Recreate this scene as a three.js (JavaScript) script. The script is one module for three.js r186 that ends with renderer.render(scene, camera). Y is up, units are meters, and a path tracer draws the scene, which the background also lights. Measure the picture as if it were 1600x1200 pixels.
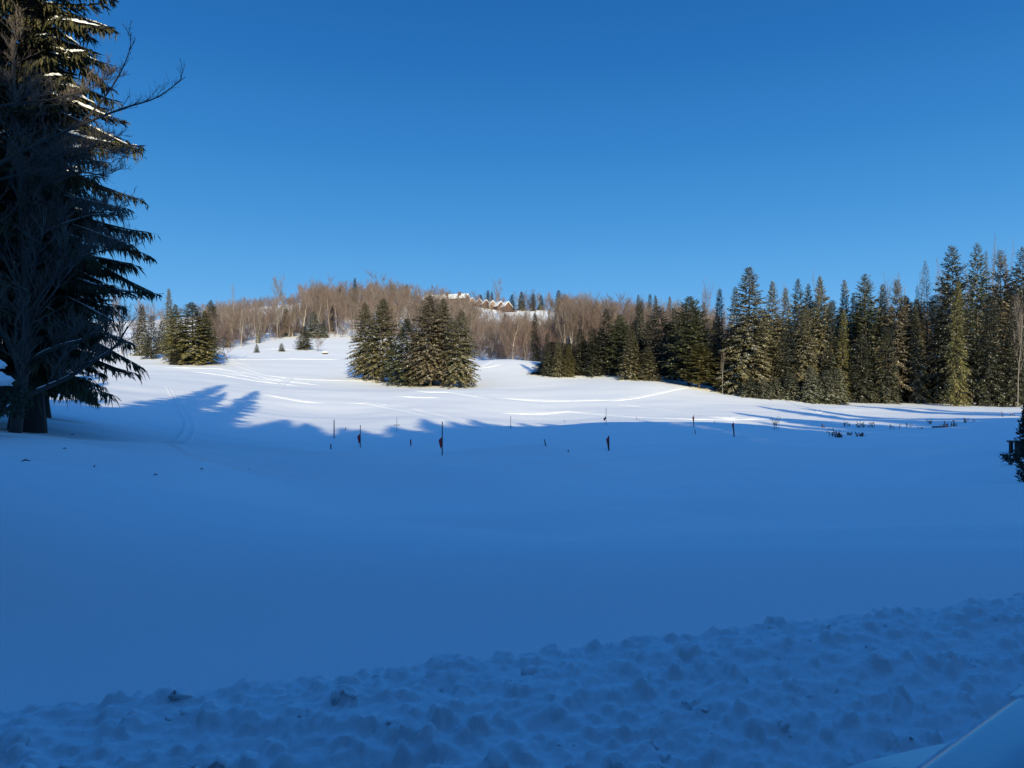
import * as THREE from 'three';
import { mergeGeometries, mergeVertices } from 'three/addons/utils/BufferGeometryUtils.js';
import { ImprovedNoise } from 'three/addons/math/ImprovedNoise.js';

// ---------------------------------------------------------------- camera, sky, sun, exposure
const scene = new THREE.Scene();
const EYE = 1.75, F = 1110;                       // eye height above the road, focal length in photo pixels (1600 wide)
const camera = new THREE.PerspectiveCamera(2 * Math.atan(600 / F) * 180 / Math.PI, 4 / 3, 0.05, 6000);
camera.position.set(0, EYE, 0);
camera.lookAt(0, EYE, -10);
scene.add(camera);

const SUN_EL = 16 * Math.PI / 180, SUN_AZ = 15 * Math.PI / 180;     // the sun stands behind the viewpoint, a little to the right
const sunDir = new THREE.Vector3(Math.sin(SUN_AZ) * Math.cos(SUN_EL), Math.sin(SUN_EL), Math.cos(SUN_AZ) * Math.cos(SUN_EL));
const EXPOSURE = 1.45;
{
  const W = 256, Hh = 256, data = new Float32Array(W * Hh * 4);
  const stops = [[-90, .30, .42, .60], [-2, .30, .42, .60], [0, .30, .605, .945], [3, .225, .53, .905], [7, .128, .42, .825], [12, .072, .315, .71], [18, .039, .23, .60], [24, .0225, .17, .50], [30, .0155, .13, .425], [50, .024, .172, .55], [90, .023, .167, .54]];
  for (let j = 0; j < Hh; j++) {
    const el = ((j + .5) / Hh - .5) * 180, er = el * Math.PI / 180;
    let k = 0; while (k < stops.length - 2 && stops[k + 1][0] < el) k++;
    const a = stops[k], b = stops[k + 1], t = Math.min(1, Math.max(0, (el - a[0]) / (b[0] - a[0])));
    for (let i = 0; i < W; i++) {
      const az = ((i + .5) / W - .5) * 2 * Math.PI;
      const d = new THREE.Vector3(Math.cos(az) * Math.cos(er), Math.sin(er), Math.sin(az) * Math.cos(er));
      const c = Math.max(0, d.dot(sunDir)), glow = .62 * Math.pow(c, 4);
      const o = (j * W + i) * 4;
      for (let q = 0; q < 3; q++) data[o + q] = (a[q + 1] + (b[q + 1] - a[q + 1]) * t + glow * [.36, .70, 1][q] * (el > -2 ? 1 : 0)) / EXPOSURE;
      data[o + 3] = 1;
    }
  }
  const sky = new THREE.DataTexture(data, W, Hh, THREE.RGBAFormat, THREE.FloatType);
  sky.mapping = THREE.EquirectangularReflectionMapping; sky.magFilter = sky.minFilter = THREE.LinearFilter; sky.needsUpdate = true;
  scene.background = sky; scene.environment = sky;
}
const sun = new THREE.DirectionalLight(new THREE.Color().setRGB(1, .87, .52), 4.2);
sun.position.copy(sunDir).multiplyScalar(200); sun.castShadow = true;
sun.shadow.mapSize.set(4096, 4096);
Object.assign(sun.shadow.camera, { left: -160, right: 160, top: 120, bottom: -120, near: 1, far: 900 });
scene.add(sun, sun.target);

const renderer = new THREE.WebGLRenderer({ antialias: true });
renderer.setSize(1024, 768);
renderer.toneMapping = THREE.LinearToneMapping;
renderer.toneMappingExposure = EXPOSURE;
renderer.shadowMap.enabled = true;

// ---------------------------------------------------------------- helpers
function rng(seed) { let a = seed >>> 0; return () => { a = a + 0x6D2B79F5 | 0; let t = Math.imul(a ^ a >>> 15, 1 | a); t = t + Math.imul(t ^ t >>> 7, 61 | t) ^ t; return ((t ^ t >>> 14) >>> 0) / 4294967296; }; }
const R0 = rng(7);
const perlin = new ImprovedNoise();
const nz = (x, y, z = 0) => perlin.noise(x + 100.37, y + 57.11, z + 31.7);
const fbm = (x, y, o = 4, z = 0) => { let s = 0, a = .5, f = 1; for (let i = 0; i < o; i++) { s += a * nz(x * f, y * f, z + i * 7.3); a *= .5; f *= 2.03; } return s; };
const clamp = (x, a, b) => Math.min(b, Math.max(a, x));
const lerp = (a, b, t) => a + (b - a) * t;
const sstep = (a, b, x) => { const t = clamp((x - a) / (b - a), 0, 1); return t * t * (3 - 2 * t); };
const V = (x, y, z) => new THREE.Vector3(x, y, z);
const used = {};
function numbered(n) { const k = used[n] = (used[n] ?? -1) + 1; return k ? n + '_' + String(k).padStart(3, '0') : n; }
function tag(o, label, category, group) { o.userData.label = label; o.userData.category = category; if (group) o.userData.group = group; return o; }
function thing(name, label, category, pos, turn = 0, group) {
  const o = new THREE.Group(); o.name = numbered(name); o.position.copy(pos); o.rotation.y = turn; scene.add(o);
  return tag(o, label, category, group);
}
function part(name, geo, mat, parent) { const m = new THREE.Mesh(geo, mat); m.name = name; m.castShadow = m.receiveShadow = true; parent.add(m); return m; }
function struct(name, geo, mat) { const m = new THREE.Mesh(geo, mat); m.name = numbered(name); m.castShadow = m.receiveShadow = true; m.userData.kind = 'structure'; scene.add(m); return m; }
function copyOf(root, label, group) { const r = root.clone(); r.name = numbered(root.name.replace(/_\d{3}$/, '')); r.userData = { ...root.userData, label }; if (group) r.userData.group = group; else delete r.userData.group; scene.add(r); return r; }

// triangle collector with vertex colours
class Acc {
  constructor() { this.p = []; this.c = []; }
  tri(a, b, c, ca, cb = ca, cc = cb) { this.p.push(a.x, a.y, a.z, b.x, b.y, b.z, c.x, c.y, c.z); this.c.push(...ca, ...cb, ...cc); }
  quad(a, b, c, d, ca, cb = ca) { this.tri(a, b, c, ca, ca, cb); this.tri(a, c, d, ca, cb, cb); }
  rhomb(a, l, c, r, ca, cb) { this.tri(a, l, c, ca, cb, cb); this.tri(a, c, r, ca, cb, cb); }
  tube(pts, rad, sides, col, capTip = true) {      // pts: Vector3[], rad: number[]
    let ref = Math.abs(pts[1].clone().sub(pts[0]).normalize().y) > .8 ? V(1, 0, 0) : V(0, 1, 0);
    let prev = null;
    for (let i = 0; i < pts.length; i++) {
      const d = (i < pts.length - 1 ? pts[i + 1].clone().sub(pts[i]) : pts[i].clone().sub(pts[i - 1])).normalize();
      const u = ref.clone().sub(d.clone().multiplyScalar(ref.dot(d))).normalize(), w = d.clone().cross(u); ref = u;
      const ring = [];
      for (let s = 0; s < sides; s++) { const a = s / sides * Math.PI * 2; ring.push(pts[i].clone().addScaledVector(u, Math.cos(a) * rad[i]).addScaledVector(w, Math.sin(a) * rad[i])); }
      if (prev) for (let s = 0; s < sides; s++) { const n = (s + 1) % sides; this.quad(prev[s], prev[n], ring[n], ring[s], col); }
      prev = ring;
    }
  }
  get size() { return this.p.length; }
  geo(smooth = false) {
    let g = new THREE.BufferGeometry();
    g.setAttribute('position', new THREE.Float32BufferAttribute(this.p, 3));
    g.setAttribute('color', new THREE.Float32BufferAttribute(this.c, 3));
    if (smooth) { g = mergeVertices(g, 1e-4); }
    g.computeVertexNormals(); return g;
  }
}
function noiseTexture(size, fn, srgb) {
  const d = new Uint8Array(size * size * 4);
  for (let y = 0; y < size; y++) for (let x = 0; x < size; x++) { const c = fn(x / size, y / size), o = (y * size + x) * 4; d[o] = d[o + 1] = d[o + 2] = clamp(c, 0, 1) * 255; d[o + 3] = 255; }
  const t = new THREE.DataTexture(d, size, size); t.wrapS = t.wrapT = THREE.RepeatWrapping; t.magFilter = THREE.LinearFilter; t.minFilter = THREE.LinearFilter; t.needsUpdate = true; return t;
}
// tiling noise on a torus-like blend
const tileN = (u, v, f, s) => { const a = (x, y) => nz(x * f, y * f, s); const wu = u, wv = v; return (a(u, v) * (1 - wu) + a(u - 1, v) * wu) * (1 - wv) + (a(u, v - 1) * (1 - wu) + a(u - 1, v - 1) * wu) * wv; };
const snowBump = noiseTexture(512, (u, v) => .5 + tileN(u, v, 8, 1) * .35 + tileN(u, v, 24, 4) * .25 + tileN(u, v, 80, 9) * .2);
const barkBump = noiseTexture(256, (u, v) => .5 + tileN(u, v * .3, 18, 2) * .6 + tileN(u, v, 30, 5) * .3);

const M = {
  snow: new THREE.MeshStandardMaterial({ color: new THREE.Color().setRGB(.90, .90, .92), roughness: .85, bumpMap: snowBump, bumpScale: .012 }),
  bank: new THREE.MeshStandardMaterial({ color: new THREE.Color().setRGB(.84, .85, .88), roughness: .8, bumpMap: snowBump, bumpScale: .006 }),
  snowTree: new THREE.MeshStandardMaterial({ color: new THREE.Color().setRGB(.84, .84, .86), roughness: .9, side: THREE.DoubleSide }),
  frost: new THREE.MeshStandardMaterial({ color: new THREE.Color().setRGB(.76, .75, .72), roughness: .95, side: THREE.DoubleSide }),
  leaf: new THREE.MeshStandardMaterial({ color: 0xffffff, vertexColors: true, roughness: .8, side: THREE.DoubleSide }),
  wood: new THREE.MeshStandardMaterial({ color: 0xffffff, vertexColors: true, roughness: .9, side: THREE.DoubleSide }),
  bark: new THREE.MeshStandardMaterial({ color: new THREE.Color().setRGB(.075, .06, .05), roughness: .95, bumpMap: barkBump, bumpScale: .03 }),
  pole: new THREE.MeshStandardMaterial({ color: new THREE.Color().setRGB(.06, .035, .03), roughness: .7 }),
  flag: new THREE.MeshStandardMaterial({ color: new THREE.Color().setRGB(.45, .03, .04), roughness: .8, side: THREE.DoubleSide }),
  bench: new THREE.MeshStandardMaterial({ color: new THREE.Color().setRGB(.05, .035, .028), roughness: .8 }),
  wall: new THREE.MeshStandardMaterial({ color: new THREE.Color().setRGB(.10, .055, .045), roughness: .85 }),
  wallPale: new THREE.MeshStandardMaterial({ color: new THREE.Color().setRGB(.24, .17, .15), roughness: .85 }),
  roofSnow: new THREE.MeshStandardMaterial({ color: new THREE.Color().setRGB(.86, .86, .88), roughness: .9 }),
  glass: new THREE.MeshStandardMaterial({ color: new THREE.Color().setRGB(.02, .025, .03), roughness: .1 }),
  trim: new THREE.MeshStandardMaterial({ color: new THREE.Color().setRGB(.10, .05, .04), roughness: .8 }),
};

// ---------------------------------------------------------------- terrain
// height of the land, surveyed along sight lines: [distance ahead, photo row] for columns of azimuth
const survey = [
  [-600, [[4, 1600], [5.6, 1215], [6.9, 990], [7.5, 868], [12, 742], [20, 664], [33, 628], [45, 610], [65, 596], [80, 588], [100, 580], [130, 570], [150, 563], [200, 546], [250, 532], [320, 516], [450, 498], [700, 505], [1600, 560]]],
  [0, [[4, 1600], [5.6, 1215], [6.9, 990], [7.5, 868], [12, 745], [20, 667], [33, 632], [45, 615], [65, 598], [80, 590], [100, 582], [130, 572], [150, 565], [200, 545], [250, 530], [320, 515], [450, 500], [700, 505], [1600, 560]]],
  [250, [[4, 1600], [5.6, 1215], [6.9, 990], [7.5, 888], [12, 775], [20, 703], [33, 673], [45, 655], [65, 626], [80, 607], [100, 591], [130, 573], [150, 560], [200, 540], [250, 528], [320, 515], [450, 500], [700, 530], [1600, 580]]],
  [500, [[4, 1600], [5.6, 1215], [6.9, 990], [7.5, 899], [12, 815], [20, 746], [33, 703], [45, 686], [55, 674], [65, 662], [80, 642], [100, 612], [115, 600], [130, 588], [150, 572], [200, 545], [250, 526], [320, 502], [450, 472], [700, 530], [1600, 580]]],
  [700, [[4, 1600], [5.6, 1215], [6.9, 990], [7.5, 902], [12, 830], [20, 752], [33, 708], [45, 686], [55, 673], [65, 661], [80, 640], [100, 613], [115, 603], [130, 592], [150, 575], [200, 552], [250, 538], [320, 510], [450, 474], [520, 478], [700, 535], [1600, 580]]],
  [775, [[4, 1600], [5.6, 1215], [6.9, 990], [7.5, 903], [12, 833], [20, 754], [33, 707], [45, 683], [55, 670], [65, 664], [80, 645], [100, 613], [115, 600], [130, 582], [142, 566], [152, 561], [170, 566], [200, 560], [250, 548], [320, 524], [380, 500], [450, 480], [520, 484], [700, 535], [1600, 580]]],
  [850, [[4, 1600], [5.6, 1215], [6.9, 990], [7.5, 903], [12, 835], [20, 755], [33, 705], [43, 682], [50, 669], [55, 671], [65, 669], [80, 651], [100, 617], [115, 600], [127, 585], [140, 572], [150, 566], [170, 568], [200, 562], [250, 550], [320, 526], [380, 502], [450, 484], [520, 488], [700, 535], [1600, 580]]],
  [1000, [[4, 1600], [5.6, 1215], [6.9, 990], [7.5, 903], [12, 838], [20, 757], [33, 703], [43, 677], [50, 663.5], [56, 667], [66, 664], [80, 645], [100, 612], [118, 591], [130, 586], [150, 580], [200, 566], [250, 552], [320, 528], [450, 496], [700, 535], [1600, 580]]],
  [1200, [[4, 1600], [5.6, 1215], [6.9, 990], [7.5, 902], [12, 838], [20, 757], [33, 703], [43, 678], [49, 666], [56, 671], [66, 664], [80, 645], [95, 629], [105, 620], [120, 617], [150, 607], [200, 592], [250, 574], [320, 556], [450, 530], [700, 560], [1600, 585]]],
  [1350, [[4, 1600], [5.6, 1215], [6.9, 990], [7.5, 901], [12, 838], [20, 757], [33, 713], [42, 696], [50, 683], [60, 668], [70, 657], [80, 648], [90, 638], [102, 628], [120, 624], [150, 617], [200, 602], [250, 586], [320, 578], [450, 575], [700, 580], [1600, 590]]],
  [1600, [[4, 1600], [5.6, 1215], [6.9, 990], [7.5, 900], [12, 833], [17.5, 764], [25, 722], [33, 698], [42, 681], [55, 663], [70, 650], [80, 643], [97, 634], [120, 631], [150, 624], [200, 612], [250, 596], [320, 600], [450, 597], [700, 595], [1600, 595]]],
  [2400, [[4, 1600], [5.6, 1215], [6.9, 990], [7.5, 898], [12, 830], [17.5, 762], [25, 722], [33, 698], [42, 681], [55, 664], [70, 652], [80, 645], [97, 636], [120, 632], [150, 625], [200, 614], [250, 600], [320, 602], [450, 599], [700, 597], [1600, 595]]],
];
function pchip(xs, ys) {
  const n = xs.length, h = [], dl = [], m = new Array(n).fill(0);
  for (let i = 0; i < n - 1; i++) { h[i] = xs[i + 1] - xs[i]; dl[i] = (ys[i + 1] - ys[i]) / h[i]; }
  m[0] = dl[0]; m[n - 1] = dl[n - 2];
  for (let i = 1; i < n - 1; i++) m[i] = (dl[i - 1] * h[i] + dl[i] * h[i - 1]) / (h[i] + h[i - 1]);
  return (x) => {
    x = clamp(x, xs[0], xs[n - 1]); let i = 0; while (i < n - 2 && x > xs[i + 1]) i++;
    const t = (x - xs[i]) / h[i], t2 = t * t, t3 = t2 * t;
    return ys[i] * (2 * t3 - 3 * t2 + 1) + h[i] * m[i] * (t3 - 2 * t2 + t) + ys[i + 1] * (-2 * t3 + 3 * t2) + h[i] * m[i + 1] * (t3 - t2);
  };
}
const NP = 121, ND = 260, PX0 = -600, PX1 = 2400, LD0 = Math.log(4), LD1 = Math.log(1600);
const table = new Float32Array(NP * ND);
{
  const lines = survey.map(([px, pts]) => pchip(pts.map((p) => Math.log(p[0])), pts.map((p) => (p[1] - 600) * p[0] / F)));
  for (let j = 0; j < ND; j++) {
    const ld = LD0 + (LD1 - LD0) * j / (ND - 1), across = pchip(survey.map((s) => s[0]), lines.map((l) => l(ld)));
    for (let i = 0; i < NP; i++) table[i * ND + j] = across(PX0 + (PX1 - PX0) * i / (NP - 1));
  }
  for (let pass = 0; pass < 2; pass++) {                      // even out the survey a little
    const src = table.slice();
    for (let i = 0; i < NP; i++) for (let j = 1; j < ND - 1; j++) {
      const a = Math.max(0, i - 1), b = Math.min(NP - 1, i + 1);
      table[i * ND + j] = src[i * ND + j] * .5 + (src[a * ND + j] + src[b * ND + j]) * .15 + (src[i * ND + j - 1] + src[i * ND + j + 1]) * .1;
    }
  }
}
const cr = (a, b, c, d, t) => b + .5 * t * (c - a + t * (2 * a - 5 * b + 4 * c - d + t * (3 * (b - c) + d - a)));
function fieldDrop(x, z) {
  const d = Math.max(4, -z);
  const u = clamp((800 + F * x / d - PX0) / (PX1 - PX0), 0, 1) * (NP - 1), v = clamp((Math.log(d) - LD0) / (LD1 - LD0), 0, 1) * (ND - 1);
  const i = Math.min(NP - 2, Math.floor(u)), j = Math.min(ND - 2, Math.floor(v)), fu = u - i, fv = v - j;
  const row = (ii) => { ii = clamp(ii, 0, NP - 1) * ND; return cr(table[ii + Math.max(0, j - 1)], table[ii + j], table[ii + j + 1], table[ii + Math.min(ND - 1, j + 2)], fv); };
  return cr(row(i - 1), row(i), row(i + 1), row(i + 2), fu);
}
// the ploughed bank beside the road: crest line and distance from it
const BA = { x: -1.86, z: -2.62 }, BD = { x: .957, z: -.291 }, BN = { x: -.291, z: -.957 };
const bankS = (x, z) => (x - BA.x) * BN.x + (z - BA.z) * BN.z, bankT = (x, z) => (x - BA.x) * BD.x + (z - BA.z) * BD.z;
function land(x, z) {
  const s = bankS(x, z), k = sstep(-.9, .7, s);
  let drop = fieldDrop(x, z);
  const d = Math.hypot(x, z), far = sstep(5, 40, d);
  drop -= far * (fbm(x / 26, z / 16, 3) * .55 + fbm(x / 7, z / 3.2, 3, 5) * .10) * (1 - sstep(300, 600, d));
  const near = 1 - sstep(24, 60, d), drift = nz(x / 9 + .35 * nz(x / 4, z / 4, 2), z / 2.6 + .5 * nz(x / 6, z / 5, 7), 9);
  drop -= sstep(.6, 2.5, s) * near * (lerp(.3, 1, sstep(-14, -5, x)) * sstep(7.4, 13, d) * (.85 * Math.abs(drift) + .34 * nz(x / 20, z / 5, 4)) + fbm(x / 2.4, z / .8, 3, 11) * .03 * (1 - far) + fbm(x / .7, z / .25, 2, 13) * .006);
  return EYE - lerp(EYE, drop, k);
}
// the point of the land seen at a photo pixel
function ground(px, py) {
  const dx = (px - 800) / F, dy = (600 - py) / F; let prev = 3;
  for (let d = 3; d < 900; d *= 1.006) {
    if (EYE + dy * d < land(dx * d, -d)) {
      let a = prev, b = d; for (let i = 0; i < 20; i++) { const m = (a + b) / 2; if (EYE + dy * m < land(dx * m, -m)) b = m; else a = m; }
      return V(dx * b, land(dx * b, -b), -b);
    }
    prev = d;
  }
  const d = 60; return V(dx * d, land(dx * d, -d), -d);
}
const at = (px, d) => { const x = (px - 800) / F * d; return V(x, land(x, -d), -d); };

{
  const radii = [0.3]; while (radii[radii.length - 1] < 1700) { const r = radii[radii.length - 1]; radii.push(r * (r < 3 ? 1.08 : r < 160 ? 1.0125 : 1.02)); }
  const az = []; const A = 44 * Math.PI / 180;
  for (let i = 0; i <= 620; i++) az.push(-A + 2 * A * i / 620);
  for (let i = 1; i < 130; i++) az.push(A + (2 * Math.PI - 2 * A) * i / 130);
  const n = az.length, pos = [0, land(0, 0), 0], uv = [0, 0], idx = [];
  for (const r of radii) for (const a of az) { const x = Math.sin(a) * r, z = -Math.cos(a) * r; pos.push(x, land(x, z), z); uv.push(x / 3, z / 3); }
  for (let k = 0; k < n; k++) idx.push(0, 1 + (k + 1) % n, 1 + k);
  for (let j = 0; j < radii.length - 1; j++) for (let k = 0; k < n; k++) { const a = 1 + j * n + k, b = 1 + j * n + (k + 1) % n, c = a + n, d = b + n; idx.push(a, b, d, a, d, c); }
  const g = new THREE.BufferGeometry(); g.setAttribute('position', new THREE.Float32BufferAttribute(pos, 3)); g.setAttribute('uv', new THREE.Float32BufferAttribute(uv, 2)); g.setIndex(idx); g.computeVertexNormals();
  struct('snow_field', g, M.snow);
}

// ---------------------------------------------------------------- the ploughed snow bank
const lumps = []; const lumpGrid = new Map();
{
  const r = rng(21);
  for (let i = 0; i < 7200; i++) {
    const t = lerp(-3.2, 6, r()), s = lerp(-1.25, .18, Math.pow(r(), .75)), big = Math.pow(r(), 6), rad = (.008 + .044 * big) * lerp(.8, 1.2, r()), n = 4 + Math.floor(r() * 3), a0 = r() * 6.28, pl = [];
    for (let k = 0; k < n; k++) { const a = a0 + (k + (r() - .5) * .7) / n * 6.283; pl.push([Math.cos(a), Math.sin(a), lerp(.75, 1.25, r()), lerp(.25, .8, r())]); }
    lumps.push({ t, s, rad: rad * 2.6, core: rad, h: rad * lerp(.4, 1.15, r()), pl, tx: (r() - .5) * .9, ty: (r() - .5) * .9, tail: r() < .6 ? 1 : 0 });
  }
  lumps.forEach((l, i) => { const m = Math.ceil(2 * l.rad / .2); const ci = Math.floor(l.t / .2), cj = Math.floor(l.s / .2); for (let a = -m; a <= m; a++) for (let b = -m; b <= m; b++) { const k = (ci + a) + ',' + (cj + b); (lumpGrid.get(k) ?? lumpGrid.set(k, []).get(k)).push(i); } });
}
const bankProfile = pchip([-1.6, -1.35, -1.15, -.9, -.5, -.2, 0, .18, .45, .8, 1.3, 2.1], [2.1, 1.87, 1.68, 1.50, 1.36, 1.295, 1.268, 1.305, 1.70, 2.4, 3.3, 4.9]);
function bankY(t, s) {
  const w = fbm(t * .7, 3.1, 3) * .10;                         // the crest wanders
  let y = EYE - bankProfile(s + w * .6) + fbm(t * .55, s * .8, 2, 3) * .05;
  const top = sstep(-1.5, -1.1, s) * (1 - sstep(.15, .5, s));
  y += top * (fbm(t * 2.6, s * 3.6, 3, 6) * .045 + fbm(t * 7, s * 13, 5, 8) * .046 + Math.abs(nz(t * 30, s * 44, 3)) * .010);
  let up = 0; const l = lumpGrid.get(Math.floor(t / .2) + ',' + Math.floor(s / .2));
  if (l) for (const i of l) {
    const q = lumps[i]; let dt = (t - q.t) / q.core, ds = (s - q.s) / q.core; if (dt * dt + ds * ds > 7) continue;
    dt += .22 * nz(t * 40, s * 40, i * .37); ds += .22 * nz(t * 40, s * 40, i * .53 + 4);
    let e = 1 + q.tx * dt * .35 + q.ty * ds * .35; for (const [cx, cy, w, st] of q.pl) e = Math.min(e, (w - dt * cx - ds * cy) / st);
    if (q.tail && dt > 0) e = Math.max(e, .55 * (1 - dt / 2.5) * (1 - Math.abs(ds) / .9));
    if (e > 0) up = Math.max(up, q.h * Math.min(e, 1.3));
  }
  return y + up * top * lerp(.9, .72, sstep(-.5, 0, s));
}
{
  const ts = []; let t = -16; while (t < 18) { ts.push(t); t += t > -2.6 && t < 5.2 ? .0115 : t > -4 && t < 8 ? .05 : .3; }
  const ss = []; for (let s = -1.6; s < 2.12; s += (s > -1.25 && s < .2 ? .0125 : .04)) ss.push(s);
  const pos = [], uv = [], idx = [], n = ss.length;
  for (const tt of ts) for (const s of ss) { pos.push(BA.x + BD.x * tt + BN.x * s, bankY(tt, s), BA.z + BD.z * tt + BN.z * s); uv.push(tt / .8, s / .8); }
  for (let i = 0; i < ts.length - 1; i++) for (let j = 0; j < n - 1; j++) { const a = i * n + j, b = a + n; idx.push(a, b, b + 1, a, b + 1, a + 1); }
  const g = new THREE.BufferGeometry(); g.setAttribute('position', new THREE.Float32BufferAttribute(pos, 3)); g.setAttribute('uv', new THREE.Float32BufferAttribute(uv, 2)); g.setIndex(idx); g.computeVertexNormals();
  const bank = struct('snow_bank', g, M.bank);
  // loose chunks thrown up by the plough
  const r = rng(5), shapes = [];
  for (let k = 0; k < 9; k++) {
    let c = mergeVertices(new THREE.IcosahedronGeometry(1, 1).deleteAttribute('normal').deleteAttribute('uv'), 1e-3); const p = c.attributes.position, sx = lerp(.8, 1.4, r()), sy = lerp(.5, .85, r()), sz = lerp(.7, 1.1, r());
    for (let i = 0; i < p.count; i++) { const v = V(p.getX(i), p.getY(i), p.getZ(i)), f = 1 + .9 * nz(v.x * 1.3 + k * 5, v.y * 1.3, v.z * 1.3) + .5 * nz(v.x * 3.1 + k, v.y * 3.1, v.z * 3.1); p.setXYZ(i, v.x * f * sx, v.y * f * sy, v.z * f * sz); }
    c.computeVertexNormals(); shapes.push(c);
  }
  for (let i = 0; i < 190; i++) {
    const t2 = lerp(-2.3, 5, r()), s = lerp(-1.05, .10, r()), sc = .010 + .042 * Math.pow(r(), 2.8);
    const c = part('snow_chunk', shapes[i % 9], M.bank, bank);
    c.position.set(BA.x + BD.x * t2 + BN.x * s, bankY(t2, s) - sc * .32, BA.z + BD.z * t2 + BN.z * s); c.rotation.set(r() * .8 - .4, r() * 6.3, r() * .8 - .4); c.scale.setScalar(sc);
  }
}

// ---------------------------------------------------------------- tracks pressed into the snow
function track(pixels, width, kind = 'ski_track', rise = .075) {
  const pts = pixels.map(([x, y]) => ground(x, y)); const curve = new THREE.CatmullRomCurve3(pts, false, 'centripetal');
  const len = curve.getLength(), n = Math.max(8, Math.ceil(len / .45)), pos = [], idx = [];
  const prof = kind === 'footpath' ? [[-.5, -.05], [-.38, .75], [-.2, .1], [0, .02], [.2, .1], [.38, .75], [.5, -.05]] : [[-.5, -.06], [-.42, .8], [-.3, .75], [-.22, .12], [-.1, .55], [.1, .55], [.22, .12], [.3, .75], [.42, .8], [.5, -.06]];
  for (let i = 0; i <= n; i++) {
    const p = curve.getPointAt(i / n), tg = curve.getTangentAt(i / n), sx = -tg.z, sz = tg.x, l = Math.hypot(sx, sz) || 1;
    const e = Math.min(1, i / 5, (n - i) / 5);
    prof.forEach(([o, h], k) => { const x = p.x + sx / l * o * width, z = p.z + sz / l * o * width; const j = h > 0 ? .7 + .6 * Math.abs(nz(x * .9, z * .9, k)) + .4 * nz(x * 3, z * 3, k) : 1; pos.push(x, land(x, z) + .012 + h * rise * j * e - (h < 0 ? .03 : 0), z); });
  }
  const m = prof.length;
  for (let i = 0; i < n; i++) for (let k = 0; k < m - 1; k++) { const a = i * m + k, b = a + m; idx.push(a, b, b + 1, a, b + 1, a + 1); }
  const g = new THREE.BufferGeometry(); g.setAttribute('position', new THREE.Float32BufferAttribute(pos, 3)); g.setAttribute('uv', new THREE.Float32BufferAttribute(new Float32Array(pos.length / 3 * 2), 2)); g.setIndex(idx); g.computeVertexNormals();
  const t = struct(kind, g, M.trackSnow ??= new THREE.MeshStandardMaterial({ color: new THREE.Color().setRGB(.90, .90, .92), roughness: .85, side: THREE.DoubleSide })); return t;
}
track([[352, 566], [372, 571], [392, 579], [430, 588], [480, 593], [560, 595], [610, 596]], 1.3);
track([[362, 566], [385, 570], [404, 582], [420, 586]], 1.2);
track([[340, 576], [380, 581], [430, 592], [470, 597], [500, 601]], 1.4);
track([[345, 583], [390, 588], [440, 596], [505, 602]], 1.2);
track([[410, 617], [425, 612], [438, 603], [448, 595], [460, 588]], 1.5);
track([[410, 616], [440, 621], [480, 628], [510, 629]], 1.0);
track([[540, 630], [570, 630], [600, 634], [650, 644], [700, 656], [740, 668]], 1.5);
track([[575, 631], [610, 633], [660, 641], [710, 653], [760, 664], [800, 668]], 1.0);
track([[636, 608], [665, 612], [700, 613], [735, 618], [770, 624]], 1.0);
track([[620, 619], [660, 621], [690, 621]], .7);
track([[775, 621], [830, 625], [880, 626], [940, 625], [960, 625], [990, 620], [1030, 612], [1080, 604]], 1.4);
track([[950, 627], [985, 623], [1030, 614], [1085, 604]], 1.0);
track([[780, 645], [850, 646], [890, 643], [940, 647], [1000, 652], [1080, 655], [1200, 655]], 1.0);
track([[970, 632], [1000, 635], [1040, 640], [1080, 646], [1130, 653], [1180, 652]], 1.0);
track([[1100, 656], [1140, 656], [1180, 654], [1240, 656], [1300, 660], [1370, 662]], 1.4);
track([[1205, 622], [1230, 627], [1250, 634], [1280, 643], [1262, 646]], .8, 'footpath');
track([[740, 577], [755, 571], [765, 566], [775, 563]], 1.0);
track([[735, 576], [760, 574], [785, 569]], .8);
track([[340, 568], [370, 562], [395, 549], [430, 545], [470, 547]], 1.0);
track([[350, 562], [400, 562], [460, 561], [530, 562]], .8);
track([[262, 603], [276, 625], [290, 650], [296, 665], [290, 685], [282, 692]], .7, 'footpath', .10);
track([[230, 690], [300, 705], [360, 722], [420, 735], [500, 741]], .5, 'footpath', .07);
track([[255, 574], [300, 575], [350, 577], [400, 590], [440, 600]], 1.2);
track([[300, 581], [360, 588], [420, 598], [470, 603]], .9);

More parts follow.
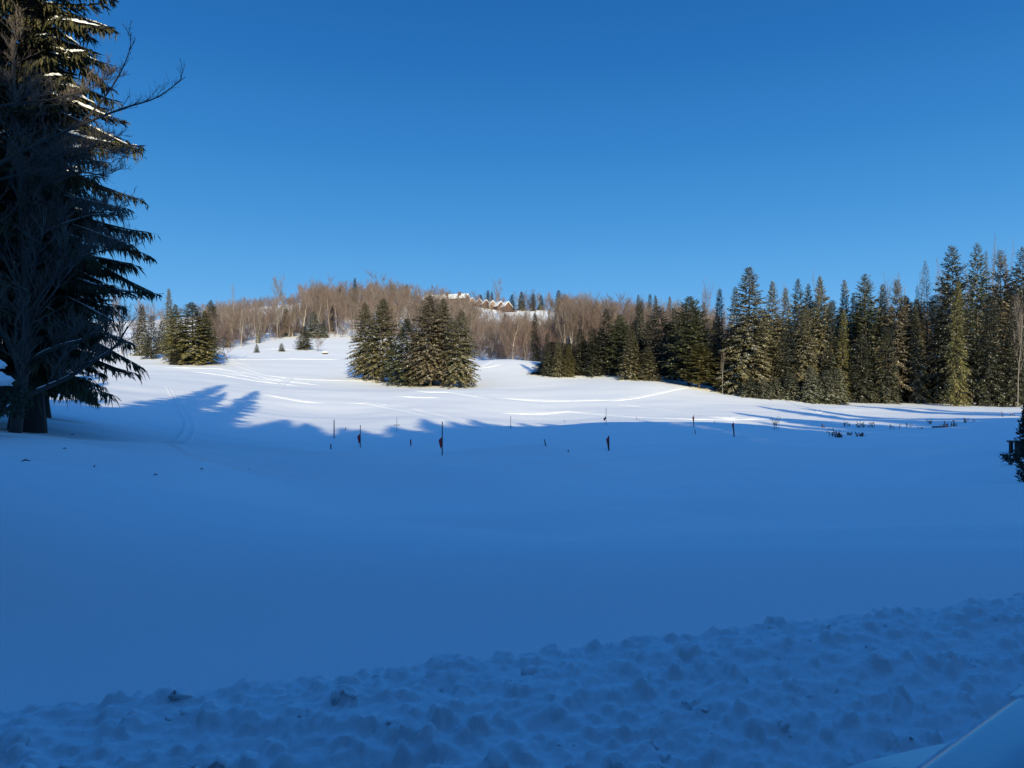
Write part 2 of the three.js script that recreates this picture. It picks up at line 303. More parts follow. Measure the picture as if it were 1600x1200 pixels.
// ---------------------------------------------------------------- conifers
const mixc = (a, b, t) => [lerp(a[0], b[0], t), lerp(a[1], b[1], t), lerp(a[2], b[2], t)];
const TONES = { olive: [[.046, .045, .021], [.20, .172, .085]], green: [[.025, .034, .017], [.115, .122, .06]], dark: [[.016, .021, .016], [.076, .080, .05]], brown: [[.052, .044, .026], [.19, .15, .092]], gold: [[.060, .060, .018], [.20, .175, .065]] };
function conifer(name, seed, o) {      // a tree 1 unit of height H, crown radius Rr
  const r = rng(seed), { H = 14, Rr = 3, start = .06, n: n0 = 210, droop = .25, snow = .12, tone = 'olive', shape = (t) => 1 - t, gaps = 0, nodes = 6, tw: tw0 = .34 } = o, tw = tw0 * .82;
  const n = Math.round(n0 * 1.7), leaf = new Acc(), sn = new Acc(), tr = new Acc(), [c0, c1] = TONES[tone];
  const bend = V((r() - .5) * .3, 0, (r() - .5) * .3);
  const axis = (y) => V(bend.x * Math.sin(y / H * 3), y, bend.z * Math.sin(y / H * 3));
  const tp = [], trd = []; for (let i = 0; i <= 8; i++) { const y = -0.5 + (H * .955 + .5) * i / 8; tp.push(axis(y)); trd.push(Math.max(.012, H * .0125 * Math.pow(1 - i / 8, .85) + (i === 0 ? .06 : 0))); }
  tr.tube(tp, trd, 7, [.075, .058, .045]);
  for (let b = 0; b < n; b++) {
    const t = Math.pow((b + r()) / n, .92), y0 = H * lerp(start, .975, t), azm = b * 2.39996 + (r() - .5) * 1.1;
    if (gaps && fbm(t * 5 + seed, azm * .6, 2) < gaps - .3) continue;
    const L = Math.max(.25, Rr * shape(t) * lerp(.62, 1.22, r()) * (1 + .22 * nz(Math.cos(azm) * 1.2 + seed, Math.sin(azm) * 1.2, t * 6)));
    const el = lerp(-.18, .75, Math.pow(t, 1.6)) + (r() - .5) * .3, dir = V(Math.cos(azm) * Math.cos(el), Math.sin(el), Math.sin(azm) * Math.cos(el)), side = V(-Math.sin(azm), 0, Math.cos(azm));
    const P = (u) => axis(y0).addScaledVector(dir, L * u).add(V(0, -droop * L * u * u * (1 - t * .7), 0));
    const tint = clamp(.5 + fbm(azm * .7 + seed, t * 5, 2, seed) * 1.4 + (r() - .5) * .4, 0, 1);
    const snowy = snow * (1.1 + 2.4 * fbm(azm * .8, t * 6, 2, seed + 9));
    const nn = Math.max(2, Math.round(nodes * 1.3 * (.5 + .5 * L / Rr)));
    for (let k = 0; k < nn; k++) {
      const u = lerp(.22, .97, (k + r() * .8) / nn), p = P(u), fwd = P(Math.min(1, u + .1)).sub(P(u)).normalize(), l = tw * L * lerp(1.05, .5, u) * lerp(.6, 1.15, r()) + .10;
      for (const sgn of [-1, 1]) {
        const d = fwd.clone().multiplyScalar(lerp(.35, 1, r())).addScaledVector(side, sgn * lerp(.5, 1, r())).add(V(0, (r() - .62) * .7, 0)).normalize();
        const w = V(0, 1, 0).cross(d).normalize().multiplyScalar(l * lerp(.14, .24, r())).add(V(0, (r() - .5) * l * .28, 0));
        const mid = p.clone().addScaledVector(d, l * .45), tip = p.clone().addScaledVector(d, l).add(V(0, -.12 * l, 0));
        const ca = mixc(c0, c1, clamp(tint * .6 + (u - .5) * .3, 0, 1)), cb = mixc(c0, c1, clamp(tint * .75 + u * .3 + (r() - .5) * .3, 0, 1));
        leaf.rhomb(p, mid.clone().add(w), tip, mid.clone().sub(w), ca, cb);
        if (r() < snowy) { const f = lerp(.4, .8, r()), up = V(0, .04 + .03 * r(), 0); const q = (v) => v.clone().sub(p).multiplyScalar(f).add(p).add(up); sn.rhomb(p.clone().add(up), q(mid.clone().add(w.clone().multiplyScalar(.55))), q(tip), q(mid.clone().sub(w.clone().multiplyScalar(.55))), [1, 1, 1], [1, 1, 1]); }
      }
    }
    const e = P(.9), e2 = P(1.12), w2 = side.clone().multiplyScalar(L * .07);
    leaf.rhomb(e, e.clone().lerp(e2, .4).add(w2), e2, e.clone().lerp(e2, .4).sub(w2), c1, c1);
  }
  const g = new THREE.Group(); g.name = name;
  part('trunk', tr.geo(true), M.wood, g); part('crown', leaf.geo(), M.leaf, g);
  if (sn.size) part('snow_cover', sn.geo(), M.frost, g).userData.kind = 'stuff';
  g.userData = { H, Rr }; return g;
}
const cone = (t) => Math.pow(1 - t, .56) * .97 + .04, full = (t) => Math.pow(Math.max(0, 1 - Math.pow(t, 2.1)), .75) * (.82 + .18 * Math.min(1, t * 4)) + .03, narrow = (t) => Math.pow(1 - t, .42) * .93 + .07, tuft = (t) => (t < .55 ? .75 + .25 * Math.sin(t * 9) : 1.05 * Math.pow(1 - (t - .5) * 2, .7)) * .95 + .05;
const P = {
  full: [0, 1, 2, 3].map((i) => conifer('spruce_tree', 101 + i, { shape: full, n: 330, nodes: 7, snow: .24, tone: 'olive', start: .07, tw: .3 })),
  fullSun: [0, 1, 2].map((i) => conifer('spruce_tree', 181 + i, { shape: full, n: 330, nodes: 7, snow: .16, tone: 'gold', start: .06, tw: .3 })),
  fullGreen: [0, 1].map((i) => conifer('spruce_tree', 111 + i, { shape: full, n: 310, nodes: 7, snow: .13, tone: 'green', start: .06, tw: .3 })),
  fullBrown: [0].map((i) => conifer('spruce_tree', 116 + i, { shape: full, n: 340, nodes: 7, snow: .2, tone: 'brown', start: .09, tw: .28 })),
  cone: [0, 1, 2, 3].map((i) => conifer('fir_tree', 121 + i, { shape: cone, n: 300, nodes: 7, snow: .32, tone: 'olive', start: .03, Rr: 3, H: 16 })),
  dark: [0, 1, 2, 3].map((i) => conifer('fir_tree', 131 + i, { shape: narrow, n: 280, nodes: 6, snow: .14, tone: 'dark', start: .03, Rr: 2.2, H: 16 })),
  tuft: [0, 1, 2, 3].map((i) => conifer('pine_tree', 141 + i, { shape: tuft, n: 250, nodes: 7, snow: .24, tone: ['green', 'dark', 'brown', 'olive'][i], start: .12, Rr: 3, H: 18, gaps: .16, droop: .1 })),
  gold: [0].map((i) => conifer('cedar_tree', 151 + i, { shape: narrow, n: 260, nodes: 5, snow: .05, tone: 'gold', start: .04, Rr: 1.7, H: 10 })),
  pine: [0, 1].map((i) => conifer('pine_tree', 161 + i, { shape: full, n: 230, nodes: 8, snow: .05, tone: ['green', 'gold'][i], start: .14, Rr: 3.6, H: 14, droop: -.05, tw: .36 })),
  snowy: [0, 1].map((i) => conifer('fir_tree', 171 + i, { shape: cone, n: 190, nodes: 6, snow: .6, tone: 'green', start: .03, Rr: 3, H: 10 })),
};
function plant(proto, pos, h, rad, turn, label, group, category = 'tree') {
  const t = copyOf(proto, label, group), { H, Rr } = proto.userData; t.userData = { label, category }; if (group) t.userData.group = group;
  t.position.copy(pos); t.rotation.set(.03 * Math.sin(turn * 3.1), turn, .03 * Math.cos(turn * 1.7)); t.scale.set(rad / Rr, h / H, rad / Rr); return t;
}
let turn = 0;
function conif(kind, i, px, d, top, rpx, label, group) {          // a tree whose foot stands d metres ahead
  const p = at(px, d), h = (600 - top) * d / F + EYE - p.y; turn += 2.1;
  return plant(P[kind][i % P[kind].length], p, h, rpx * d / F * 1.27, turn, label, group);
}
// the clump in the middle of the white slope
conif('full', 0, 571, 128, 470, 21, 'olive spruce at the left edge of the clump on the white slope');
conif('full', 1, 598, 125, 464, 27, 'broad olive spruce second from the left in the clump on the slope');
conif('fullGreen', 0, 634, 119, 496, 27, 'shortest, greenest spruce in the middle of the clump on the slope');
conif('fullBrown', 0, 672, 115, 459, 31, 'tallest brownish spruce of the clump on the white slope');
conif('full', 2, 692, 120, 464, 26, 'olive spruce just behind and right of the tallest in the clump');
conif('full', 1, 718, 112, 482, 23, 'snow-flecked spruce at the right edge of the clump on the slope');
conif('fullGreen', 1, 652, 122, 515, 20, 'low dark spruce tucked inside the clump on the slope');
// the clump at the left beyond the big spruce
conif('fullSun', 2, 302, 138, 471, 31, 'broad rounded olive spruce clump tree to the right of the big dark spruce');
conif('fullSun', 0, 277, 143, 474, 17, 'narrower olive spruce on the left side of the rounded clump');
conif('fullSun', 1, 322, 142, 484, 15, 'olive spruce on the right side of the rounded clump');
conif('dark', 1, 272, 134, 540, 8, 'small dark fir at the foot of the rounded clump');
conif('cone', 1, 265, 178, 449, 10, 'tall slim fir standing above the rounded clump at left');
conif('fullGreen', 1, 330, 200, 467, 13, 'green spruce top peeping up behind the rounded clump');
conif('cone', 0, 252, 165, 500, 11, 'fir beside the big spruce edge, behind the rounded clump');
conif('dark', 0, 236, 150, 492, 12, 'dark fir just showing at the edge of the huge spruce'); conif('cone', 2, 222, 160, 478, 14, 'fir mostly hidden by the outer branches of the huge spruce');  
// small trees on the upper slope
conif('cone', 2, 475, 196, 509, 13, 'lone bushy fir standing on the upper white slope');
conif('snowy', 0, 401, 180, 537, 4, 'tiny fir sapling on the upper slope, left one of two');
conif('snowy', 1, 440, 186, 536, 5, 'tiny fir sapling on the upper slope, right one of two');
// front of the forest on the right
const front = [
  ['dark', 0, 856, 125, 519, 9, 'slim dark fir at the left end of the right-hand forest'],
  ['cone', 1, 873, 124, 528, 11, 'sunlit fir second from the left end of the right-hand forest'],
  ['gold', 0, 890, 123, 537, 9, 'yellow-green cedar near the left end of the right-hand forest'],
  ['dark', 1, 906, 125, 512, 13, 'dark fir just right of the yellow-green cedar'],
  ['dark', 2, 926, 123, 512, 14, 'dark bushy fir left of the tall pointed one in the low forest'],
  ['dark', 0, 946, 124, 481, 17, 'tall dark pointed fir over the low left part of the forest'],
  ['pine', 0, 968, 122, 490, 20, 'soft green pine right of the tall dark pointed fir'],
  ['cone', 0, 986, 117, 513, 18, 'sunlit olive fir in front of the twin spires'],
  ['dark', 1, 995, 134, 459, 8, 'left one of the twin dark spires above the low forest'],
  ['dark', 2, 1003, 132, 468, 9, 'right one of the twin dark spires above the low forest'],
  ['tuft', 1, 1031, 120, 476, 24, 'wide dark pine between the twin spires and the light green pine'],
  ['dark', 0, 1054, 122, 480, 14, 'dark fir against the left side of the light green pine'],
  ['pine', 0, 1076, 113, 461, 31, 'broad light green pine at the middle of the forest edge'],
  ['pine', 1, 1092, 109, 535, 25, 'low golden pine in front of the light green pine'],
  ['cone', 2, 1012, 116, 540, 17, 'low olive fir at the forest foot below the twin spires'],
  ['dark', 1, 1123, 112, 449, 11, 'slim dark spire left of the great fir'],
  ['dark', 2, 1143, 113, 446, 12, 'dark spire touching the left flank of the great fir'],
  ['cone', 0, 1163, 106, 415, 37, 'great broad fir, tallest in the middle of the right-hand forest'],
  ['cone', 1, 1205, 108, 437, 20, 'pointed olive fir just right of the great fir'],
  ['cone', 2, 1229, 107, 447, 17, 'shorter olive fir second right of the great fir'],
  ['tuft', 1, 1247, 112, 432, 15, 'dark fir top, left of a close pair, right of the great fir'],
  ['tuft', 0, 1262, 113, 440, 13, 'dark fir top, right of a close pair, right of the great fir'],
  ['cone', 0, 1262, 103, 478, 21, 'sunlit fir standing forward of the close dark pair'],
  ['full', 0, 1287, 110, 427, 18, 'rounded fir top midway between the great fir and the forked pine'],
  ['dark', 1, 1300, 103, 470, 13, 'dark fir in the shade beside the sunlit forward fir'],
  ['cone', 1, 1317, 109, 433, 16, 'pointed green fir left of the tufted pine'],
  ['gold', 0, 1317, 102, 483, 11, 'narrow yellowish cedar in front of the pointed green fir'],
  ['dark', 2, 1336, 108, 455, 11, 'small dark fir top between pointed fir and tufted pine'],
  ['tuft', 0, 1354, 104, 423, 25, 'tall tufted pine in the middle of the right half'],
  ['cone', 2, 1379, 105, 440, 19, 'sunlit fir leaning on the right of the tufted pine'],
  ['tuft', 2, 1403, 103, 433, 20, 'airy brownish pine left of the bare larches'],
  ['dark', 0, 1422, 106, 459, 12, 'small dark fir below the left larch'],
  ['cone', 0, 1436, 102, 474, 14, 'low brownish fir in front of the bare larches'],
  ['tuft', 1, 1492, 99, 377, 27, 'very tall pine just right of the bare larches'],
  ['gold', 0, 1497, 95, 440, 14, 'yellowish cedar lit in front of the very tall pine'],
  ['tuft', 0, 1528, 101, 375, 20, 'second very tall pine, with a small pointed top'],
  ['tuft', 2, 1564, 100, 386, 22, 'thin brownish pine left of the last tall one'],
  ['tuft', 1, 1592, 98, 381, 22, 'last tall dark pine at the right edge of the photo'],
  ['dark', 2, 1470, 101, 466, 18, 'dark fir under the bare larches beside the very tall pine'],
  ['dark', 0, 1545, 97, 455, 20, 'dark lower fir between the two pines at the right end'],
  ['dark', 1, 1585, 96, 500, 20, 'dark lower fir under the last tall pine'],
  ['cone', 1, 1190, 104, 500, 20, 'lower olive fir at the right foot of the great fir'],
  ['dark', 2, 1225, 103, 515, 16, 'dark lower fir between the great fir and the forward fir'],
  ['dark', 0, 1345, 101, 520, 18, 'dark fir at the foot of the tufted pine'],
  ['dark', 1, 1385, 100, 510, 17, 'dark fir at the foot of the sunlit leaning fir'],
  ['cone', 2, 1140, 107, 520, 20, 'low fir at the left foot of the great fir'],
];
for (const f of front) conif(...f);
{ // low snowy firs along the forest foot
  const low = [[1172, 101, 588, 16], [1192, 100, 592, 15], [1212, 100.5, 590, 13], [1268, 98, 572, 16], [1292, 98, 578, 18], [1310, 98, 574, 15], [1238, 100, 582, 15]];
  const lab = ['snow-laden low fir directly under the great fir', 'second low snowy fir right of the great fir foot', 'third low snowy fir right of the great fir foot', 'low green fir at the foot of the sunlit forward fir', 'wide low fir on the snow below the dark shaded fir', 'low fir on the snow in front of the narrow yellowish cedar', 'low dark fir left of the sunlit forward fir foot'];
  low.forEach((l, i) => conif('snowy', i, l[0], l[1], l[2], l[3], lab[i]));
}
{ // the forest behind its front row
  const r = rng(77);
  for (let i = 0; i < 120; i++) {
    const px = lerp(850, 1720, (i + r()) / 120), row = i % 4, edge = px < 1000 ? 126 : px < 1200 ? lerp(126, 110, (px - 1000) / 200) : lerp(110, 102, Math.min(1, (px - 1200) / 250));
    const d = edge + 2 + row * 7 + r() * 6;
    const top = pchip([850, 940, 1060, 1110, 1200, 1400, 1480, 1600, 1720], [535, 510, 490, 490, 465, 462, 440, 430, 425])(px) + r() * 40;
    conif(r() < .5 ? 'dark' : r() < .6 ? 'tuft' : 'cone', Math.floor(r() * 3), px, d, top, lerp(13, 23, r()), 'dark conifer standing inside the right-hand forest behind its front row', 'conifers behind the front row of the right-hand forest');
  }
}
const barePlaces = [[1106, 130, 462], [1150, 128, 470], [1218, 126, 462], [1240, 128, 455], [1275, 128, 452], [1345, 124, 455], [1372, 126, 452], [1392, 122, 448], [1415, 120, 440], [1436, 122, 446], [1470, 118, 430], [1510, 112, 412], [1545, 112, 405], [1575, 108, 410], [1600, 110, 402]];
// conifers scattered over the wooded hill
const hillConifers = [
  ['snowy', 0, 448, 250, 481, 11, 'snow-covered fir low on the hill under the pale round bare tree'], ['snowy', 1, 489, 246, 486, 13, 'wide snow-covered fir low on the hill above the lone bushy fir'], ['dark', 1, 555, 330, 433, 6, 'pointed dark fir on the skyline above the slope clump'],
  ['dark', 0, 636, 400, 444, 5, 'dark fir on the skyline left of the lodge'], ['dark', 2, 837, 168, 488, 9, 'slim dark fir at the wood edge above the hump of snow'], ['dark', 0, 762, 470, 453, 4, 'left small fir on the ridge behind the chalets'], ['dark', 1, 768, 474, 456, 3, 'right small fir on the ridge behind the chalets'],
  ['dark', 2, 800, 420, 460, 6, 'dark fir at the right end of the chalets'], ['cone', 1, 815, 430, 455, 7, 'first fir on the ridge right of the chalets'], ['dark', 0, 833, 430, 458, 5, 'second fir on the ridge right of the chalets'], ['cone', 2, 845, 440, 460, 6, 'third fir on the ridge right of the chalets'],
  ['dark', 1, 873, 430, 453, 7, 'pointed fir on the ridge, highest right of the chalets'], ['dark', 2, 883, 440, 460, 5, 'fir on the ridge beside the highest one'], ['dark', 0, 532, 330, 447, 4, 'small dark fir on the skyline left of the pointed one'], ['cone', 0, 932, 300, 470, 9, 'brownish fir on the hill crest above the low forest'],
  ['dark', 1, 912, 300, 474, 7, 'dark fir on the hill crest left of the brownish fir'], ['dark', 2, 1016, 300, 458, 7, 'dark fir on the crest right of the twin spires'], ['dark', 0, 1024, 290, 460, 7, 'last dark fir on the crest right of the twin spires'], ['dark', 1, 1045, 300, 462, 6, 'small crest fir left of the light green pine'],
  ['snowy', 0, 712, 380, 470, 6, 'snowy fir below the long lodge, left'], ['snowy', 1, 722, 370, 474, 6, 'snowy fir below the long lodge, right'], ['cone', 2, 790, 330, 490, 7, 'fir below the snow clearing'], ['snowy', 1, 820, 345, 492, 6, 'snowy fir at the lower edge of the clearing'], ['cone', 0, 858, 330, 494, 6, 'fir right of the clearing'],
  ['snowy', 0, 880, 250, 505, 9, 'snow-dusted fir on the hillside behind the forest end'], ['snowy', 1, 905, 240, 500, 9, 'snow-dusted fir on the hillside over the low forest'], ['dark', 0, 1100, 250, 470, 8, 'dark fir far behind the light green pine'], ['dark', 1, 495, 300, 452, 4, 'small fir on the skyline left half of the hill'], ['snowy', 1, 505, 248, 500, 9, 'snow-dusted fir at the wood edge above the white slope'],
];
for (const h of hillConifers) conif(...h);

// ---------------------------------------------------------------- leafless trees
function bareTree(name, seed, { H = 14, spread = .3, trunkH = .45, levels = 3, twigs = 1, tone = [.17, .125, .11], bark = [.26, .22, .19], tw = .026, stems = 1 }) {
  const r = rng(seed), wood = new Acc(), tw_ = new Acc();
  const grow = (p, dir, len, rad, lev) => {
    const pts = [p.clone()], rd = [rad]; let q = p.clone(), d = dir.clone(); const n = lev === 0 ? 6 : 3;
    for (let i = 0; i < n; i++) { d.add(V((r() - .5) * .25, lev ? .12 : .05, (r() - .5) * .25)).normalize(); q = q.clone().addScaledVector(d, len / n); pts.push(q); rd.push(rad * (1 - (i + 1) / n * .75)); }
    if (lev < 2) wood.tube(pts, rd, lev === 0 ? 6 : 3, mixc(bark, tone, lev * .5));
    const kids = lev === 0 ? 11 : lev === 1 ? 7 : 0;
    for (let k = 0; k < kids; k++) {
      const u = lev === 0 ? lerp(trunkH, 1, (k + r()) / kids) : lerp(.25, 1, (k + r()) / kids), f = u * n, i = Math.min(n - 1, Math.floor(f)), s = pts[i].clone().lerp(pts[i + 1], f - i);
      const a = r() * 6.283, nd = d.clone().multiplyScalar(lerp(.75, 1.1, u)).add(V(Math.cos(a) * spread * 2.6, .15 + r() * .3, Math.sin(a) * spread * 2.6)).normalize();
      grow(s, nd, len * (lev === 0 ? lerp(.5, .28, u) : lerp(.6, .35, u)) * lerp(.8, 1.2, r()), rad * (lev === 0 ? .38 * lerp(1, .5, u) : .4), lev + 1);
    }
    if (lev >= 1) for (let k = 0; k < (lev === 2 ? 7 : 4) * twigs; k++) {
      const f = r() * n, i = Math.min(n - 1, Math.floor(f)), s = pts[i].clone().lerp(pts[i + 1], f - i), e = s.clone().addScaledVector(d, len * .35 * r()).add(V((r() - .5) * len * .8, (r() * .7 - .1) * len * .7, (r() - .5) * len * .8));
      const w = V(r() - .5, (r() - .5) * .3, r() - .5).normalize().multiplyScalar(tw), c = mixc(tone, [.21, .165, .145], r());
      tw_.tri(s.clone().add(w), s.clone().sub(w), e, c);
    }
    if (lev === 2) { const w = V(r() - .5, 0, r() - .5).normalize().multiplyScalar(tw * 1.3); tw_.tri(p.clone().add(w), p.clone().sub(w), pts[n], tone); }
  };
  for (let s = 0; s < stems; s++) { const a = r() * 6.28, k = stems > 1 ? .45 : .04; grow(V(0, -.4, 0), V(Math.cos(a) * k, 1, Math.sin(a) * k).normalize(), H * .9 * (stems > 1 ? lerp(.7, 1, r()) : 1), H * .009 / Math.sqrt(stems), 0); }
  const g = new THREE.Group(); g.name = name; g.userData = { H, Rr: H * .22 };
  part('trunk', wood.geo(), M.wood, g); part('crown', tw_.geo(), M.wood, g); return g;
}
const B = [
  bareTree('bare_tree', 201, { tone: [.125, .09, .078], bark: [.26, .23, .20], trunkH: .3 }), bareTree('bare_tree', 202, { tone: [.14, .112, .096], spread: .22, trunkH: .4, bark: [.55, .52, .48] }),
  bareTree('bare_tree', 203, { tone: [.12, .078, .07], spread: .36, trunkH: .25, bark: [.20, .17, .15] }), bareTree('bare_tree', 204, { tone: [.15, .127, .11], spread: .26, trunkH: .35 }), bareTree('bare_tree', 205, { tone: [.135, .085, .076], spread: .4, trunkH: .12, stems: 3 }), bareTree('bare_tree', 206, { tone: [.155, .118, .086], spread: .3, trunkH: .35, bark: [.55, .52, .48] }),
];
function bare(i, px, d, top, rk, label, group) { const p = at(px, d), h = (600 - top) * d / F + EYE - p.y; turn += 1.7; return plant(B[i % B.length], p, h, rk ? rk * d / F : h * .22, turn, label, group); }
bare(3, 447, 262, 439, 21, 'big pale round-headed bare tree on the skyline left of the hill');
bare(1, 367, 240, 453, 5, 'thin bare tree rising alone over the wood at left');
bare(2, 597, 340, 430, 22, 'broad bare tree on the highest point of the hill');
bare(0, 776, 455, 439, 12, 'bare tree standing alone among the chalets');
bare(1, 655, 440, 447, 8, 'bare tree in front of the left end of the long lodge');
bare(3, 496, 330, 444, 14, 'bare tree on the skyline right of the pale round one');
bare(4, 357, 152, 498, 24, 'spreading leafless shrub tree at the left edge of the upper slope');
bare(4, 497, 190, 520, 7, 'small leafless bush beside the lone bushy fir');
bare(0, 1110, 125, 455, 14, 'grey bare tree rising left of the slim dark spire');
bare(1, 1118, 115, 470, 8, 'thin bare tree behind the golden pine');
bare(3, 1590, 92, 470, 18, 'pale bare birch top in front of the last tall pine');
bare(5, 1129, 104, 552, 5, 'pale leaning birch stem at the left foot of the great fir').rotation.z = .06;
for (const [px, d, top] of barePlaces) bare(Math.round(px) % 6, px, d, top, 12, 'leafless brown tree standing among the conifers of the right-hand forest', 'leafless trees among the right-hand conifers');
{ // bare larches
  const larch = conifer('larch_tree', 301, { shape: (t) => cone(t) * .95, n: 170, nodes: 7, snow: .05, tone: 'brown', start: .2, H: 18, Rr: 2.6, droop: .05, tw: .2 });
  P.larch = [larch];
  conif('larch', 0, 1455, 102, 402, 17, 'tall bare larch beside the very tall pine'); conif('larch', 0, 1440, 104, 442, 13, 'shorter bare larch left of the tall one'); conif('larch', 0, 1546, 104, 385, 14, 'thin bare larch between the two pines at the right end');
}
{
  const r = rng(99), edge = pchip([200, 300, 380, 450, 560, 650, 740, 790, 840, 900, 1150], [160, 182, 200, 244, 247, 240, 190, 163, 160, 160, 170]);
  const rest = [];
  const clearing = (px, d) => (px > 778 && px < 802 && d > 396 && d < 424) || (px > 815 && px < 862 && d > 398 && d < 418) || (px > 640 && px < 812 && d > 425 && d < 470);
  const place = (k, lim) => {
    for (let tries = 0; tries < 50; tries++) {
      const px = lerp(lim[0], lim[1], r()), e = edge(px), d = k ? e + Math.pow(r(), 1.2) * (560 - e) : e + Math.pow(r(), 1.6) * (470 - e);
      if (clearing(px, d)) continue;
      const p = at(px, d); let h = lerp(9, 15.5, r()) * (d > 380 ? .75 : 1) * (px < 470 ? lerp(.6, .8, sstep(200, 250, 450 - px + 0)) + (d < 280 ? .12 : 0) : 1);
      if (px > 640 && px <= 745 && d > 340 && d < 440) h = lerp(5, 9, r());
      if (px > 745 && px < 880 && d < 430) h = Math.min(h, d > 330 ? lerp(5, 8.5, r()) : d > 270 ? lerp(6, 9, r()) : lerp(8, 12, r()));
      return { px, d, p, h };
    }
  };
  for (let i = 0; i < 285; i++) {
    const q = place(0, i < 215 ? [335, 900] : [225, 1120]);
    turn += 1.3; plant(B[Math.floor(r() * B.length)], q.p, q.h, q.h * lerp(.14, .24, r()), turn, 'leafless reddish tree in the wood on the far hillside', 'leafless trees of the hillside wood');
  }
  for (let i = 0; i < 46; i++) {
    const q = place(1, [300, 1100]), k = r(), h = q.h * lerp(.45, .85, r());
    turn += 1.3; const kind = k < .4 ? 'dark' : k < .7 ? 'snowy' : 'cone'; plant(P[kind][Math.floor(r() * P[kind].length)], q.p, h, h * lerp(.16, .24, r()), turn, 'small conifer standing among the leafless trees of the far hillside', 'conifers scattered through the hillside wood');
  }
  const per = B.map(() => []);
  for (let i = 0; i < 1800; i++) { const q = place(1, i < 1000 ? [320, 920] : i < 1400 ? [850, 1120] : [180, 1500]); per[Math.floor(r() * B.length)].push(q); }
  for (let i = 0; i < 850; i++) { const q = place(0, [320, 1000]); q.h = lerp(2, 5.5, r()); q.low = 1; per[r() < .6 ? 4 : 2].push(q); }
  const wood = new THREE.Group(); wood.name = 'hillside_wood'; tag(wood, 'reddish leafless wood covering the far hill between its nearer trees', 'wood'); wood.userData.kind = 'stuff'; scene.add(wood);
  const tint = new THREE.Color(), m4 = new THREE.Matrix4(), qu = new THREE.Quaternion();
  per.forEach((l, i) => B[i].children.forEach((c) => {
    const im = new THREE.InstancedMesh(c.geometry, c.material, l.length); im.name = c.name === 'trunk' ? 'trunks' : 'twigs'; im.userData.kind = 'stuff';
    l.forEach((q, k) => { qu.setFromAxisAngle(V(0, 1, 0), (k * 2.4 + i) % 6.283); const s = q.h / 14, w = s * (.75 + ((k * 37) % 50) / 100) * (q.low ? 1.5 : 1); m4.compose(q.p, qu, V(w, s, w)); im.setMatrixAt(k, m4); const g = .6 + ((k * 53) % 60) / 100, h = ((k * 29) % 20) / 100; im.setColorAt(k, tint.setRGB(g * (1 + h * .4), g, g * (1 + h * .2))); });
    im.castShadow = im.receiveShadow = true; wood.add(im);
  }));
}

// ---------------------------------------------------------------- buildings on the ridge
function box(w, h, d, x = 0, y = 0, z = 0) { const g = new THREE.BoxGeometry(w, h, d); g.translate(x, y + h / 2, z); return g; }
function gable(w, h, d) { const s = new THREE.Shape([new THREE.Vector2(-w / 2, 0), new THREE.Vector2(w / 2, 0), new THREE.Vector2(0, h)]); const g = new THREE.ExtrudeGeometry(s, { depth: d, bevelEnabled: false }); g.translate(0, 0, -d / 2); return g; }
function roofShell(w, h, d, t, over) { const s = new THREE.Shape(); const k = h / (w / 2), ow = w / 2 + over; s.moveTo(-ow, -over * k); s.lineTo(0, h); s.lineTo(ow, -over * k); s.lineTo(ow, -over * k + t); s.lineTo(0, h + t * 1.15); s.lineTo(-ow, -over * k + t); s.closePath(); const g = new THREE.ExtrudeGeometry(s, { depth: d + over * 2, bevelEnabled: false }); g.translate(0, 0, -d / 2 - over); return g; }
{
  const p = at(698, 456);
  const L = thing('lodge', 'long low lodge with a snow-covered roof on the hilltop', 'lodge', p, 0);
  L.rotation.y = -.32;
  const walls = mergeGeometries([box(34, 3.4, 9).toNonIndexed(), gable(9, 3, 34).rotateY(Math.PI / 2).translate(0, 3.4, 0)].map((g) => { g.deleteAttribute('uv'); return g; }));
  part('wall', walls, M.wall, L);
  part('roof', roofShell(9, 3, 34, .5, .7).rotateY(Math.PI / 2).translate(0, 3.42, 0), M.roofSnow, L);
  for (const x of [1, 11.5]) { const c = part('chimney', mergeGeometries([box(1.6, 3.0, 1.4, x, 4.6, 2), box(1.9, .3, 1.7, x, 7.6, 2)]), M.wall, L); }
  for (let k = 0; k < 8; k++) { const f = part('window', box(1.6, 1.3, .12, -14.5 + k * 4.1, 1.2, 4.52), M.trim, L); part('pane', box(1.3, 1.0, .06, -14.5 + k * 4.1, 1.35, 4.58), M.glass, f); }
  L.position.y -= .2; L.scale.setScalar(.85); part('foundation', box(34, 2.6, 9, 0, -2.65, 0), M.trim, L);
}
